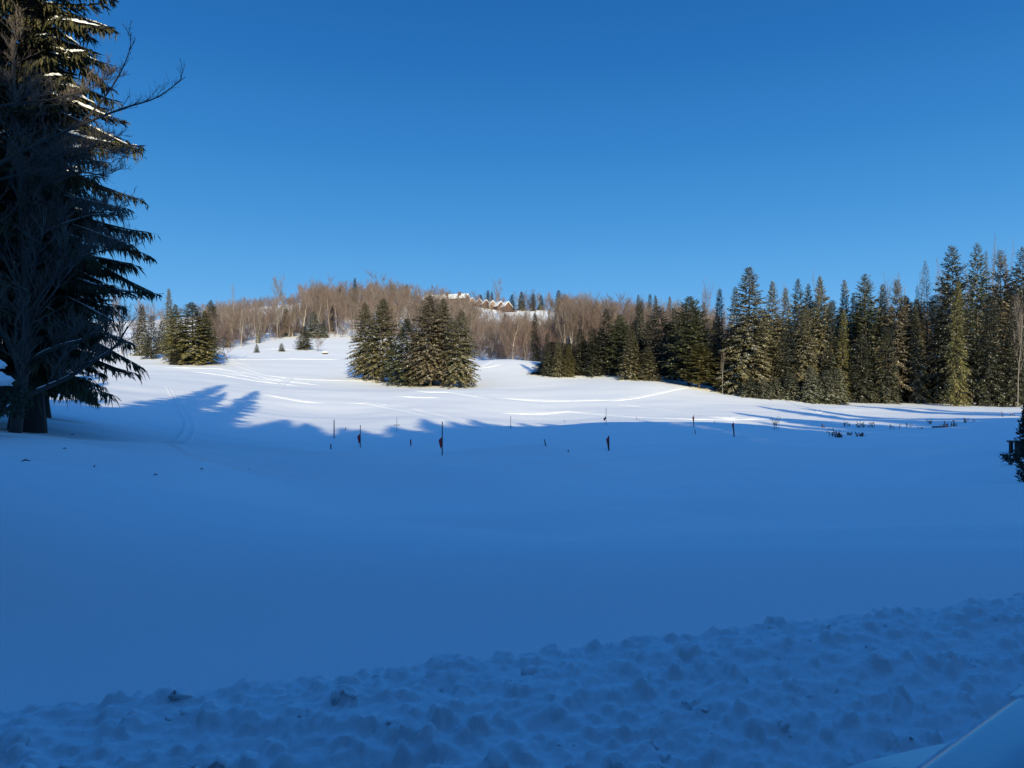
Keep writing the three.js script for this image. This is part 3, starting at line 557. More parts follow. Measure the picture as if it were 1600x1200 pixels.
{
  const specs = [[737, 440, 5, 'first small chalet right of the long lodge, pale gable'], [748, 436, 5, 'second small chalet right of the long lodge'], [758, 430, 5.2, 'third chalet of the row, left of the bare tree'], [768, 428, 5.2, 'fourth chalet of the row, under the bare tree'], [780, 424, 5.6, 'fifth chalet of the row, dark red gable'], [791, 420, 6.2, 'last and lowest chalet of the row with a long deck']];
  specs.forEach(([px, d, w, label], i) => {
    const c = thing('chalet', label, 'chalet', at(px, d), .15 + i * .06); c.position.y += .1; c.scale.setScalar(.82); const h = w * .5, m = i % 3 === 0 ? M.wallPale : M.wall;
    part('wall', mergeGeometries([box(w, h, 7).toNonIndexed(), gable(w, w * .55, 7).translate(0, h, 0)].map((g) => { g.deleteAttribute('uv'); return g; })), m, c);
    part('roof', roofShell(w, w * .55, 7, .35, .45).translate(0, h + .02, 0), M.roofSnow, c);
    for (const x of [-w * .24, w * .24]) { const f = part('window', box(1, 1.1, .12, x, h * .38, 3.53), M.trim, c); part('pane', box(.8, .9, .06, x, h * .38 + .1, 3.6), M.glass, f); }
    part('door', box(.9, 1.9, .1, 0, 0, 3.53), M.trim, c);
    part('deck', mergeGeometries([box(i === 5 ? 9 : w, .3, 2, 0, -.3, 4.6), box(i === 5 ? 9 : w, .12, .1, 0, .7, 5.5), ...[-1, 0, 1].map((k) => box(.14, 2, .14, k * w * .45, -1.2, 5.5))]), M.trim, c);
    part('foundation', box(w, 2.2, 7, 0, -2.22, 0), M.trim, c);
  });
}

// ---------------------------------------------------------------- the big spruce at the left
function bigSpruce(name, seed, { H, Rr, start, n, snow, low = -.25 }) {
  const r = rng(seed), leaf = new Acc(), limb = new Acc(), tr = new Acc(), pads = new Acc();
  const tp = [], rd = []; for (let i = 0; i <= 12; i++) { const y = -.5 + (H + .5) * i / 12; tp.push(V(Math.sin(i * .6) * .08, y, Math.cos(i * .5) * .08)); rd.push(Math.max(.03, .36 * Math.pow(1 - i / 12, .8)) + (i === 0 ? .18 : i === 1 ? .02 : 0)); }
  tr.tube(tp, rd, 12, [.03, .024, .022]);
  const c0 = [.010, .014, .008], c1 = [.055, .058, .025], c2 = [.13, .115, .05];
  for (let b = 0; b < n; b++) {
    const t = (b + r()) / n, y0 = lerp(start, H * .98, Math.pow(t, 1.05)), az = b * 2.39996 + (r() - .5) * .9, prof = (Math.pow(1 - t, .72) * .95 + .05) * lerp(.74, 1, sstep(0, .2, t));
    const L = Rr * prof * lerp(.5, 1.15, r()), el = lerp(low, .35, t) + (r() - .5) * .5, dir = V(Math.cos(az) * Math.cos(el), Math.sin(el), Math.sin(az) * Math.cos(el)), side = V(-Math.sin(az), 0, Math.cos(az));
    const wob = r() * 6, hang = lerp(.3, 1.15, r());
    const P_ = (u) => V(0, y0, 0).addScaledVector(dir, L * u).add(V(0, L * (-.34 * u * u + .22 * u * u * u) + .04 * Math.sin(u * 5 + wob), 0)).addScaledVector(side, .12 * L * Math.sin(u * 2.4 + wob) * u);
    const pts = [], rr = []; for (let k = 0; k <= 5; k++) { pts.push(P_(k / 5)); rr.push(.055 * L / 3 * (1 - k / 5) + .008); }
    limb.tube(pts, rr, 4, [.05, .042, .036]);
    const nb = Math.round(L * 7); 
    for (let k = 0; k < nb; k++) {
      const u = lerp(.18, 1, (k + r()) / nb), p = P_(u), fw = P_(Math.min(1, u + .08)).sub(P_(u - .02)).normalize();
      for (const sg of [-1, 1]) {
        const l = lerp(.95, .28, u) * lerp(.5, 1.15, r()) * Math.min(1, L / 2.6), d = fw.clone().multiplyScalar(.8).addScaledVector(side, sg * lerp(.5, 1, r())).add(V(0, -.15 - .25 * r(), 0)).normalize(), e = p.clone().addScaledVector(d, l);
        const tasl = Math.max(3, Math.round(l * 13));
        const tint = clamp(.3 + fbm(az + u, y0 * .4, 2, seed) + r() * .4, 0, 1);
        for (let q = 0; q < tasl; q++) {
          const s = p.clone().lerp(e, (q + r()) / tasl), hl = lerp(.10, .58, r() * r() + .1) * (1 - t * .5) * hang, out = d.clone().multiplyScalar(.28 * hl + .05).add(V((r() - .5) * .2, -hl + (r() < .3 ? .1 : 0), (r() - .5) * .2)), tip = s.clone().add(out), a = r() * 3.14, w = lerp(.013, .03, r()), m = s.clone().lerp(tip, .4);
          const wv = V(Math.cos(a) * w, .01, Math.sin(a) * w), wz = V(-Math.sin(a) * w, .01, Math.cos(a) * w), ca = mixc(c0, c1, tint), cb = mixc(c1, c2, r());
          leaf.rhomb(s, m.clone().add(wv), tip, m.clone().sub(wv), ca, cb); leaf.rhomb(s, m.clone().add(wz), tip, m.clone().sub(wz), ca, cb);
        }
        const w = V(0, 1, 0).cross(d).normalize().multiplyScalar(.06).add(V(0, .03 * (r() - .5), 0)), m = p.clone().lerp(e, .5);
        leaf.rhomb(p, m.clone().add(w), e.clone().addScaledVector(d, .1), m.clone().sub(w), mixc(c0, c1, tint), c1);
      }
    }
    const sp = dir.z > .7 ? 0 : snow(y0, r);
    if (sp > 0) {                                     // snow lying along the limb
      const u0 = lerp(.28, .6, r()), u1 = lerp(.86, .99, r()), k = 14; let pr = null;
      for (let i = 0; i <= k; i++) {
        const f = i / k, u = lerp(u0, u1, f), c = P_(u), w = sp * (.045 + .12 * Math.abs(nz(f * 9, b, 3))) * Math.sin(Math.PI * clamp(f * .9 + .06, 0, 1)) * (1.2 - .5 * f), hh = w * .8 + .01;
        const ring = [[-1, -.15], [-.75, .55], [0, .95], [.75, .55], [1, -.15]].map(([x, y]) => c.clone().addScaledVector(side, x * w * (.9 + .3 * nz(f * 5, b, x))).add(V(0, .03 + y * hh, 0)));
        if (pr) for (let s = 0; s < 4; s++) pads.quad(pr[s], pr[s + 1], ring[s + 1], ring[s], [1, 1, 1]);
        pr = ring;
      }
    }
  }
  const g = new THREE.Group(); g.name = name;
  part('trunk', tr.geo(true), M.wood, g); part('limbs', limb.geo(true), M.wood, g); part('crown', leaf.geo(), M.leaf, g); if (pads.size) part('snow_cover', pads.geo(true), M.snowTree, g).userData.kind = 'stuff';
  return g;
}
{
  const base = at(45, 20.5);
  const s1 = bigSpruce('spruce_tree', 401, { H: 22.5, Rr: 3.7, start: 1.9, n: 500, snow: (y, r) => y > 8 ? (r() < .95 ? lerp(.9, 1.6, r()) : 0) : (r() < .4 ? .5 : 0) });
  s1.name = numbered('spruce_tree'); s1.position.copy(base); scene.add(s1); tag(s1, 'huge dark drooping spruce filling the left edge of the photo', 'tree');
  const s2 = copyOf(s1, 'second huge spruce at the extreme left, behind the leafless tree'); s2.position.copy(V(base.x - 5.5, land(base.x - 5.5, base.z - 2), base.z - 2)); s2.rotation.y = 2.2; s2.scale.set(.95, 1.08, .95);
  const s3 = copyOf(s1, 'dark spruce behind the huge one at the left', undefined); s3.position.copy(V(base.x - 5.6, land(base.x - 5.6, base.z - 9), base.z - 9)); s3.rotation.y = 4.1; s3.scale.set(.8, .78, .8);
}
// leafless tree in front of the spruce
{
  const base = at(22, 19.2), r = rng(55), wood = new Acc(), twig = new Acc(), pads = new Acc();
  const D = -base.z - .7, w3 = (px, py, dz = 0) => V((px - 800) / F * (D + dz), EYE + (600 - py) / F * (D + dz), -(D + dz)).sub(base);
  const barkC = [.055, .047, .042], twC = [.12, .098, .086];
  const sub = (p, dir, len, rad, lev) => {
    const n = 4, pts = [p.clone()], rd = [rad]; let q = p.clone(), d = dir.clone();
    for (let i = 0; i < n; i++) { d.add(V((r() - .5) * .4, (r() - .35) * .3, (r() - .5) * .4)).normalize(); q = q.clone().addScaledVector(d, len / n); pts.push(q); rd.push(Math.max(.0028, rad * (1 - (i + 1) / n * .8))); }
    (lev > 1 ? twig : wood).tube(pts, rd, lev > 1 ? 3 : 5, lev > 1 ? twC : barkC);
    if (lev >= 3) return;
    const kids = lev === 1 ? 9 : 6;
    for (let k = 0; k < kids; k++) { const u = lerp(.15, 1, (k + r()) / kids), f = u * n, i = Math.min(n - 1, Math.floor(f)), s = pts[i].clone().lerp(pts[i + 1], f - i); sub(s, d.clone().multiplyScalar(.7).add(V((r() - .5) * 1.5, (r() - .3) * 1.2, (r() - .5) * 1.5)).normalize(), len * lerp(.55, .3, u) * lerp(.7, 1.3, r()), Math.max(.0045, rad * .42), lev + 1); }
  };
  const limb = (list, r0, r1, snowAmt = 0, kids = 16, klen = 1.3) => {
    const c = new THREE.CatmullRomCurve3(list), n = list.length * 5, pts = [], rd = [];
    for (let i = 0; i <= n; i++) { pts.push(c.getPoint(i / n)); rd.push(lerp(r0, r1, i / n)); }
    wood.tube(pts, rd, 7, barkC);
    for (let k = 0; k < kids; k++) { const u = lerp(.18, .99, (k + r() * .9) / kids), s = c.getPoint(u), t = c.getTangent(u); sub(s, t.clone().multiplyScalar(.9).add(V((r() - .5) * 1.1, r() * .9 - .1, (r() - .5) * 1.2)).normalize(), klen * lerp(1, .4, u) * lerp(.6, 1.3, r()), Math.max(.008, lerp(r0, r1, u) * .4), 1 + (klen < 1 ? 1 : 0)); }
    if (snowAmt) { let pr = null; for (let i = Math.floor(n * .15); i <= n * .85; i++) { const f = i / n, t = c.getTangent(f), sd = V(-t.z, 0, t.x).normalize(), w = rd[i] * .8 * (.75 + .6 * nz(f * 9, snowAmt)), ring = [[-1, .45], [-.5, 1.2], [0, 1.5], [.5, 1.2], [1, .45]].map(([x, y]) => pts[i].clone().addScaledVector(sd, x * w).add(V(0, y * rd[i] * .9, 0))); if (pr) for (let s = 0; s < 4; s++) pads.quad(pr[s], pr[s + 1], ring[s + 1], ring[s], [1, 1, 1]); pr = ring; } }
  };
  limb([V(0, -.3, 0), w3(28, 640), w3(38, 560), w3(40, 450), w3(35, 340), w3(25, 200), w3(20, 60)], .17, .03, 0, 44, 2.4);
  limb([w3(36, 620), w3(70, 606), w3(110, 588), w3(140, 568), w3(178, 543), w3(200, 510)], .07, .02, 1, 18, 1.3);
  limb([w3(38, 570), w3(70, 550), w3(100, 538), w3(130, 530), w3(158, 512)], .055, .02, 2, 18, 1.3);
  limb([w3(28, 420), w3(60, 370), w3(130, 340), w3(190, 335, -1)], .045, .012, 3, 26, 1.4);
  limb([w3(-60, 300, -1), w3(0, 255, -1), w3(60, 225, -1), w3(120, 198, -1.2), w3(190, 170, -1.4), w3(245, 152, -1.6), w3(290, 120, -1.8)], .055, .006, 0, 34, .9);
  limb([w3(130, 190, -1.2), w3(165, 150, -1.3), w3(190, 110, -1.4), w3(204, 70, -1.5), w3(202, 42, -1.6)], .022, .004, 0, 12, .55);
  limb([w3(-60, 180, -1), w3(20, 162, -1), w3(80, 155, -1), w3(140, 138, -1), w3(175, 118, -1)], .035, .006, 0, 24, 1.0);
  limb([w3(-60, 290, -.6), w3(20, 275, -.8), w3(90, 245, -.8), w3(150, 230, -.8), w3(185, 240, -.8)], .035, .006, 0, 26, 1.2);
  limb([w3(-40, 400), w3(20, 330), w3(70, 290), w3(120, 270), w3(170, 275)], .04, .008, 0, 28, 1.5);
  limb([w3(38, 500), w3(80, 440), w3(130, 400), w3(180, 390)], .045, .01, 4, 28, 1.5);
  const t = thing('leafless_tree', 'leafless grey tree with snow on its limbs in front of the huge spruce', 'tree', base);
  part('trunk', wood.geo(true), M.wood, t); part('twigs', twig.geo(), M.wood, t); part('snow_cover', pads.geo(true), M.snowTree, t).userData.kind = 'stuff';
}
// snow-laden bush at the left edge
{
  const p = at(-18, 15.5), b = thing('bush', 'small dark bush at the left edge capped with two cushions of snow', 'bush', p), r = rng(31), lf = new Acc(), st = new Acc();
  for (let i = 0; i < 9; i++) { const a = r() * 6.28; st.tube([V(0, -.1, 0), V(Math.cos(a) * .25, .5, Math.sin(a) * .25), V(Math.cos(a) * .5, 1.1, Math.sin(a) * .5)], [.03, .02, .008], 4, [.05, .04, .035]); }
  for (let i = 0; i < 1500; i++) { const a = r() * 6.28, q = Math.sqrt(r()) * .72, y = .55 + r() * .75 - q * .2, s = V(Math.cos(a) * q, y, Math.sin(a) * q), d = V(r() - .5, r() - .7, r() - .5).normalize().multiplyScalar(.14), w = V(r() - .5, r() - .5, r() - .5).multiplyScalar(.06); lf.rhomb(s, s.clone().addScaledVector(d, .5).add(w), s.clone().add(d), s.clone().addScaledVector(d, .5).sub(w), [.015, .02, .01], [.035, .045, .02]); }
  part('stem', st.geo(true), M.wood, b); part('foliage', lf.geo(), M.leaf, b);
  const cap = (x, y, z, sx, sy, sz, k) => { const g = mergeVertices(new THREE.IcosahedronGeometry(1, 5).deleteAttribute('normal').deleteAttribute('uv'), 1e-3), q = g.attributes.position; for (let i = 0; i < q.count; i++) { const v = V(q.getX(i), q.getY(i), q.getZ(i)), f = 1 + .35 * nz(v.x * 1.8 + k, v.y * 1.8, v.z * 1.8) + .12 * nz(v.x * 5, v.y * 5, v.z * 5 + k); q.setXYZ(i, x + v.x * f * sx, y + Math.max(-.4, v.y) * f * sy, z + v.z * f * sz); } g.computeVertexNormals(); part('snow_cap', g, M.snowTree, b); };
  cap(.12, 1.52, .2, .36, .16, .3, 1); cap(.2, 1.17, .35, .5, .2, .36, 4);
}

// ---------------------------------------------------------------- marker poles, weeds
function pole(px, yb, yt, label, { lean = 0, flag = null, cross = 0, thick = 1, cat = 'pole' } = {}) {
  const p = ground(px, yb), d = -p.z, h = (yb - yt) * d / F, a = new Acc(), o = thing('marker_pole', label, cat, p); o.rotation.z = -lean;
  const r = .022 * thick; a.tube([V(0, -.4, 0), V(0, h * .5, 0), V(0, h, 0)], [r, r * .95, r * .8], 6, [1, 1, 1]); a.tube([V(0, h, 0), V(0, h + .01, 0)], [r * .8, .001], 6, [1, 1, 1]);
  part('pole', a.geo(), M.pole, o);
  if (cross) part('crossbar', new THREE.BoxGeometry(.5, .04, .03).translate(0, h * .45, 0), M.pole, o);
  if (flag) { const [f0, f1, w] = flag, g = new THREE.PlaneGeometry(w, h * (f1 - f0), 6, 6), q = g.attributes.position; for (let i = 0; i < q.count; i++) { const x = q.getX(i) + w / 2, y = q.getY(i); q.setXYZ(i, -x * (.75 + .25 * Math.sin(y * 9)), y + h * (f0 + f1) / 2 - x * .9, .05 * Math.sin(x * 22 + y * 7)); } g.computeVertexNormals(); part('flag', g, M.flag, o); }
}
pole(522, 685, 656, 'dark thick marker pole leftmost of those in the snow', { thick: 1.6 });
pole(517, 702, 694, 'short stub of a pole just below the leftmost marker pole', { thick: 1.4 });
pole(563, 699, 664, 'tall marker pole with a red flag, second from the left', { flag: [.25, .62, .16] });
pole(539, 673, 667, 'tiny stake between the two leftmost tall poles', { lean: .3 });
pole(620, 674, 652, 'thin pole with a small crossbar at the edge of the shadow', { cross: 1, thick: .7 });
pole(642, 697, 686, 'short reddish stake between the cross pole and the tallest pole', { flag: [.2, .95, .05], lean: .02 });
pole(691, 711, 659, 'tallest marker pole, nearest the middle, with a red flag low down', { flag: [.28, .55, .14] });
pole(798, 671, 650, 'thin plain pole standing at the shadow edge right of the tallest', { thick: .8 });
pole(853, 697, 686, 'short leaning stake right of the plain thin pole', { lean: -.25 });
pole(888, 706, 703, 'tiny dark stub in the snow right of the short leaning stake', {});
pole(883, 660, 655, 'tiny stake in sunlit snow behind the shadow edge', { lean: -.4 });
pole(947, 664, 637, 'tall thin pole in the sunlit snow with a little flag', { thick: .7, flag: [.38, .52, .2] });
pole(951, 704, 681, 'thick dark stake with a wrapped flag below the tall thin pole', { thick: 1.5, flag: [.35, .95, .1] });
pole(995, 656, 651, 'tiny stake in the sun between two tall poles', {});
pole(1084, 667, 649, 'dark pole with a wrapped top at the shadow edge on the right', { thick: 1.2, flag: [.5, .95, .1] });
pole(1087, 678, 671, 'short stub just below the pole with the wrapped top', { lean: -.2 });
pole(1115, 661, 658, 'tiny stake left of the leaning dark red pole', { lean: .7 });
pole(1147, 682, 660, 'leaning dark red pole, rightmost of the markers', { thick: 1.6, lean: -.06, flag: [.3, .98, .08] });
function weeds(px, py, w, h, n, label, dense = 1) {
  const p = ground(px, py), d = -p.z, k = d / F, a = new Acc(), r = rng(Math.round(px * 7 + py)), o = thing('weed_clump', label, 'weeds', p);
  for (let i = 0; i < n; i++) {
    const x = (r() - .5) * w * k, z = (r() - .5) * w * k * .8, hh = h * k * lerp(.4, 1, r()), lean = (r() - .5) * .5, y0 = land(p.x + x, p.z + z) - p.y - .1, tip = V(x + lean * hh, y0 + hh, z + (r() - .5) * hh * .4), s = V(x, y0, z);
    a.tube([s, s.clone().lerp(tip, .5).add(V(.02, .03, 0)), tip], [.016 * dense, .012 * dense, .006], 3, [.10, .075, .058]);
    for (let q = 0; q < 5; q++) { const b = s.clone().lerp(tip, lerp(.4, 1, r())), e = b.clone().add(V((r() - .5) * .5 * hh, r() * .25 * hh, (r() - .5) * .4 * hh)); a.tube([b, e], [.011 * dense, .004], 3, [.07, .05, .04]); if (r() < .5) a.tube([e, e.clone().add(V(.01, .09, 0))], [.03 * dense, .004], 4, [.075, .05, .035]); }
  }
  part('stem', a.geo(), M.wood, o);
}
weeds(1307, 683, 18, 13, 16, 'dark weed clump nearest the shadow edge right of the knoll', 1.5); weeds(1327, 680, 8, 6, 8, 'small weed tuft right of the dark weed clump', 1.5); weeds(1344, 682, 14, 8, 12, 'low dark weed tuft, lowest and rightmost of three', 1.6);
weeds(1286, 668, 8, 7, 7, 'small weed tuft left of the two upright weed rows'); weeds(1324, 667, 10, 10, 8, 'thin upright weeds, left part of the tall weed row'); weeds(1352, 668, 22, 10, 18, 'tall dark upright weeds, right part of the weed row', 1.3);
weeds(1398, 671, 14, 10, 7, 'pale sparse weeds right of the tall weed row', .8); weeds(1420, 668, 10, 9, 4, 'thin lone weed stalks between the pale weeds and the dark log row', .8); weeds(1453, 663, 7, 8, 7, 'small dark weed tuft above the dark log row'); weeds(1441, 670, 12, 5, 5, 'low faint weeds left of the dark log row', .8);
weeds(1482, 667, 20, 10, 18, 'dark weeds standing along a fallen stick', 1.4); weeds(1515, 660, 18, 9, 10, 'grey weeds between the fallen stick and the cedar'); weeds(1565, 651, 7, 10, 4, 'forked weed in the sun strip near the right edge'); weeds(1582, 650, 12, 6, 6, 'low weeds beside the top of the right-edge cedar', .8);
weeds(1212, 671, 12, 20, 7, 'tall thin grass stalks at the shadow edge right of the poles', .6); weeds(692, 606, 9, 9, 14, 'beige dry shrub at the foot of the clump on the slope', 1.2); weeds(410, 527, 9, 8, 20, 'reddish dry shrub at the wood edge above the slope', 2.0); weeds(523, 522, 8, 7, 16, 'orange dry shrub at the wood edge above the lone fir', 2.0);
{ const p = ground(508, 553), o = thing('rock', 'grey rock capped with snow beside the small leafless bush', 'rock', p); const mk = (s, y, m, n) => { const g = mergeVertices(new THREE.IcosahedronGeometry(1, 3).deleteAttribute('normal').deleteAttribute('uv'), 1e-3), q = g.attributes.position; for (let i = 0; i < q.count; i++) { const v = V(q.getX(i), q.getY(i), q.getZ(i)), f = 1 + .4 * nz(v.x * 1.6, v.y * 1.6, v.z * 1.6); q.setXYZ(i, v.x * f * s, v.y * f * s * .5 + y, v.z * f * s * .7); } g.computeVertexNormals(); part(n, g, m, o); }; mk(.75, .15, M.bark, 'stone'); mk(.7, .38, M.snowTree, 'snow_cap'); }
{ const p = ground(1472, 668), a = new Acc(); a.tube([V(-.8, .04, 0), V(0, .07, .05), V(.8, .03, -.05)], [.06, .05, .03], 6, [.05, .04, .03]); const o = thing('fallen_stick', 'dark stick lying on the snow under the dark weeds', 'stick', p); part('stick', a.geo(true), M.wood, o); }
{ // bits of twig lying on the near snow
  const bits = [[243, 743, 'dark twig bit on the snow, rightmost of the left foreground bits'], [113, 680, 'dark twig bit on the snow below the huge spruce'], [147, 730, 'small twig bit lying near the bent twig'], [101, 702, 'speck of bark on the snow at left'], [40, 722, 'flat bit of bark on the snow near the left edge'], [390, 735, 'tiny speck beside the footpath trough'], [315, 734, 'tiny speck left of the footpath trough']];
  bits.forEach(([x, y, l], i) => { const p = ground(x, y), a = new Acc(), k = .035 + (i % 3) * .018; a.tube([V(-k, .012, 0), V(0, .03, .01), V(k, .015, -.01)], [.006, .012, .005], 5, [.035, .03, .025]); const o = thing('twig', l, 'twig', p, i); part('stick', a.geo(), M.wood, o); });
}

// ---------------------------------------------------------------- right edge: cedar, bench, small shrub
{
  const p = at(1614, 17.4), c = thing('cedar_shrub', 'dark columnar cedar cut off by the right edge of the photo', 'shrub', p), r = rng(61), lf = new Acc(), st = new Acc();
  st.tube([V(0, -.2, 0), V(0, 1, 0), V(0, 1.95, 0)], [.05, .03, .01], 6, [.05, .035, .03]);
  for (let i = 0; i < 5200; i++) { const t = r(), y = .06 + t * 2.0, rad = (.31 * Math.pow(1 - t, .35) * (.75 + .4 * Math.min(1, t * 3)) + .02) * (1 + .35 * nz(Math.floor(t * 9), i % 7, 2)), a = r() * 6.28, q = rad * Math.pow(r(), .4), s = V(Math.cos(a) * q, y, Math.sin(a) * q), d = V(Math.cos(a) * .6, .5 + r() * .6 - .5 * r(), Math.sin(a) * .6).normalize().multiplyScalar(.05 + .05 * r()), w = V(r() - .5, r() - .5, r() - .5).normalize().multiplyScalar(.02); lf.rhomb(s, s.clone().addScaledVector(d, .5).add(w), s.clone().add(d), s.clone().addScaledVector(d, .5).sub(w), [.014, .016, .009], [.05, .04, .025]); }
  part('stem', st.geo(true), M.wood, c); part('foliage', lf.geo(), M.leaf, c);
  const q = ground(1579, 726), s = thing('low_shrub', 'low dark shrub beside the right-edge cedar', 'shrub', q), l2 = new Acc(), s2 = new Acc();
  for (let i = 0; i < 12; i++) { const a = r() * 6.28; s2.tube([V(0, -.05, 0), V(Math.cos(a) * .12, .14, Math.sin(a) * .12), V(Math.cos(a) * .26, .3 * r() + .05, Math.sin(a) * .2)], [.012, .009, .004], 3, [.045, .035, .03]); }
  for (let i = 0; i < 420; i++) { const a = r() * 6.28, k = Math.sqrt(r()) * .26, s3 = V(Math.cos(a) * k, .08 + r() * .2, Math.sin(a) * k * .7), d = V(r() - .5, r() - .3, r() - .5).normalize().multiplyScalar(.07), w = V(r() - .5, r() - .5, r() - .5).multiplyScalar(.04); l2.rhomb(s3, s3.clone().addScaledVector(d, .5).add(w), s3.clone().add(d), s3.clone().addScaledVector(d, .5).sub(w), [.014, .014, .01], [.04, .03, .02]); }
  part('stem', s2.geo(), M.wood, s); part('foliage', l2.geo(), M.leaf, s);
  const bp = ground(1592, 708), k = -bp.z / F, b = thing('wooden_bench', 'dark wooden bench half hidden behind the right-edge cedar', 'bench', bp);
  const bh = 18 * k, bl = 30 * k;
  part('seat', new THREE.BoxGeometry(bl, .05, .38).translate(bl / 2 - 13 * k, bh, 0), M.bench, b);
  for (const x of [-8 * k, bl - 18 * k]) for (const z of [-.13, .13]) part('leg', new THREE.BoxGeometry(.09, bh + .2, .08).translate(x, bh / 2 - .125, z), M.bench, b);
  part('rail', new THREE.BoxGeometry(bl * .8, .06, .05).translate(bl / 2 - 11 * k, bh * .22, 0), M.bench, b);
}

// ---------------------------------------------------------------- the parked car whose bonnet reaches into the corner
{
  const paint = new THREE.MeshPhysicalMaterial({ color: new THREE.Color().setRGB(.64, .66, .68), roughness: .26, metalness: .25, clearcoat: 1, clearcoatRoughness: .06 });
  const dark = new THREE.MeshStandardMaterial({ color: new THREE.Color().setRGB(.012, .012, .014), roughness: .6, side: THREE.DoubleSide }), lamp = new THREE.MeshPhysicalMaterial({ color: new THREE.Color().setRGB(.75, .75, .78), roughness: .08, clearcoat: 1, metalness: .3 }), rubber = new THREE.MeshStandardMaterial({ color: new THREE.Color().setRGB(.015, .015, .016), roughness: .9 }), rim = new THREE.MeshStandardMaterial({ color: new THREE.Color().setRGB(.4, .4, .42), roughness: .3, metalness: .8 });
  const glassM = new THREE.MeshPhysicalMaterial({ color: new THREE.Color().setRGB(.02, .024, .028), roughness: .04, clearcoat: 1 });
  // local axes: x runs from the nose to the tail, z from the far flank to the near flank, y up; the nose's far corner is the origin
  const car = thing('parked_car', 'silver car whose bonnet corner pokes into the lower right of the photo', 'car', V(.80, 0, -1.48));
  car.rotation.y = Math.atan2(.33, .456);
  const W = 1.72;
  const surf = (nu, nv, f) => { const pos = [], idx = []; for (let i = 0; i <= nu; i++) for (let j = 0; j <= nv; j++) { const v = f(i / nu, j / nv); pos.push(v.x, v.y, v.z); } for (let i = 0; i < nu; i++) for (let j = 0; j < nv; j++) { const a = i * (nv + 1) + j, b = a + nv + 1; idx.push(a, a + 1, b + 1, a, b + 1, b); } const g = new THREE.BufferGeometry(); g.setAttribute('position', new THREE.Float32BufferAttribute(pos, 3)); g.setIndex(idx); g.computeVertexNormals(); return g; };
  const P2 = paint.clone(); P2.side = THREE.DoubleSide;
  const topY = (x) => .945 + .03 * x - .30 * Math.pow(Math.max(0, .05 - x), 1.6), crown = (z) => { const k = (z - W / 2) / (W / 2); return .012 * (1 - k * k); };
  const gapX = (z) => .525 + 1.37 * Math.min(.16, z, W - z);
  const crease = (z) => -.075 * (sstep(.115, .26, z) * (1 - sstep(W - .26, W - .115, z))) - .003 * Math.pow(1 - clamp(z / .1, 0, 1), 2);
  // bonnet, from nose to its gap at x = .56
  part('bonnet', surf(40, 160, (u, v) => { const z = lerp(.012, W - .012, v * v * .35 + v * .65), x = lerp(-.32, gapX(z) - .011, u); const roll = .07 * Math.pow(clamp(1 - (z - .012) / .02, 0, 1), 2); return V(x, topY(x) + crown(z) + crease(z) - roll * .25 - .25 * Math.pow(clamp((-.2 - x) / .12, 0, 1), 2) * .3, z); }), P2, car);
  part('cowl', surf(12, 120, (u, v) => { const z = lerp(.012, W - .012, v), x = lerp(gapX(z) + .011, .84, u); return V(x, topY(x) + crown(z) + crease(z) * .9 + .003, z); }), P2, car);
  part('bonnet_gap', surf(4, 120, (u, v) => { const z = lerp(.03, W - .03, v), x = gapX(z) + lerp(-.035, .035, u); return V(x, topY(x) + crease(z) - .022, z); }), dark, car);
  // flanks
  const yb = .24, side = (z, s) => surf(60, 14, (u, v) => { const x = lerp(-.36, 3.95, u), top = x < .8 ? topY(x) - .06 : .94 - .02 * (x - .8); let y = lerp(yb, top, v); for (const wx of [.38, 3.05]) { const dd = Math.hypot(x - wx, 0); if (dd < .36) { const arch = .31 + Math.sqrt(Math.max(0, .36 * .36 - dd * dd)); y = lerp(Math.max(yb, arch), top, v); } } return V(x, y, z - s * .06 * (1 - v)); });
  part('flank', side(.03, -1), P2, car); part('flank', side(W - .03, 1), P2, car);
  part('bumper', surf(20, 30, (u, v) => { const z = lerp(-.02, W + .02, v), k = Math.abs(v - .5) * 2, y = lerp(.22, .80, u); return V(-.34 - .16 * Math.sin(u * 2.7) * (1 - Math.pow(k, 4)) , y, z); }), P2, car);
  part('tail', surf(10, 20, (u, v) => V(3.95 + .08 * Math.sin(u * 3.1), lerp(.24, .95, u), lerp(0, W, v))), P2, car);
  part('boot_lid', surf(10, 20, (u, v) => V(lerp(3.2, 3.95, u), .95 + .02 * Math.sin(v * 3.14), lerp(.02, W - .02, v))), P2, car);
  part('floor', new THREE.BoxGeometry(4.2, .05, W - .1).translate(1.8, .27, W / 2), dark, car);
  // cabin
  const cab = (v) => lerp(.12, .28, v);
  part('windscreen', surf(8, 16, (u, v) => { const i = cab(u); return V(lerp(.76, 1.45, u), lerp(.965, 1.44, u), lerp(i - .04, W - i + .04, v)); }), Object.assign(glassM.clone(), { side: THREE.DoubleSide }), car);
  part('roof', surf(14, 16, (u, v) => V(lerp(1.45, 2.75, u), 1.44 + .05 * Math.sin(u * 3.14) + .015 * Math.sin(v * 3.14), lerp(.24, W - .24, v))), P2, car);
  part('rear_window', surf(8, 16, (u, v) => { const i = cab(1 - u); return V(lerp(2.75, 3.35, u), lerp(1.44, .955, u), lerp(i - .04, W - i + .04, v)); }), Object.assign(glassM.clone(), { side: THREE.DoubleSide }), car);
  for (const s of [0, 1]) { const g = surf(16, 6, (u, v) => { const x0 = .80, x1 = 3.32, x = lerp(lerp(x0, 1.45, v), lerp(x1, 2.75, v), u), i = lerp(.09, .24, v); return V(x, lerp(.95, 1.44, v), s ? W - i : i); }); part('side_window', g, Object.assign(glassM.clone(), { side: THREE.DoubleSide }), car); }
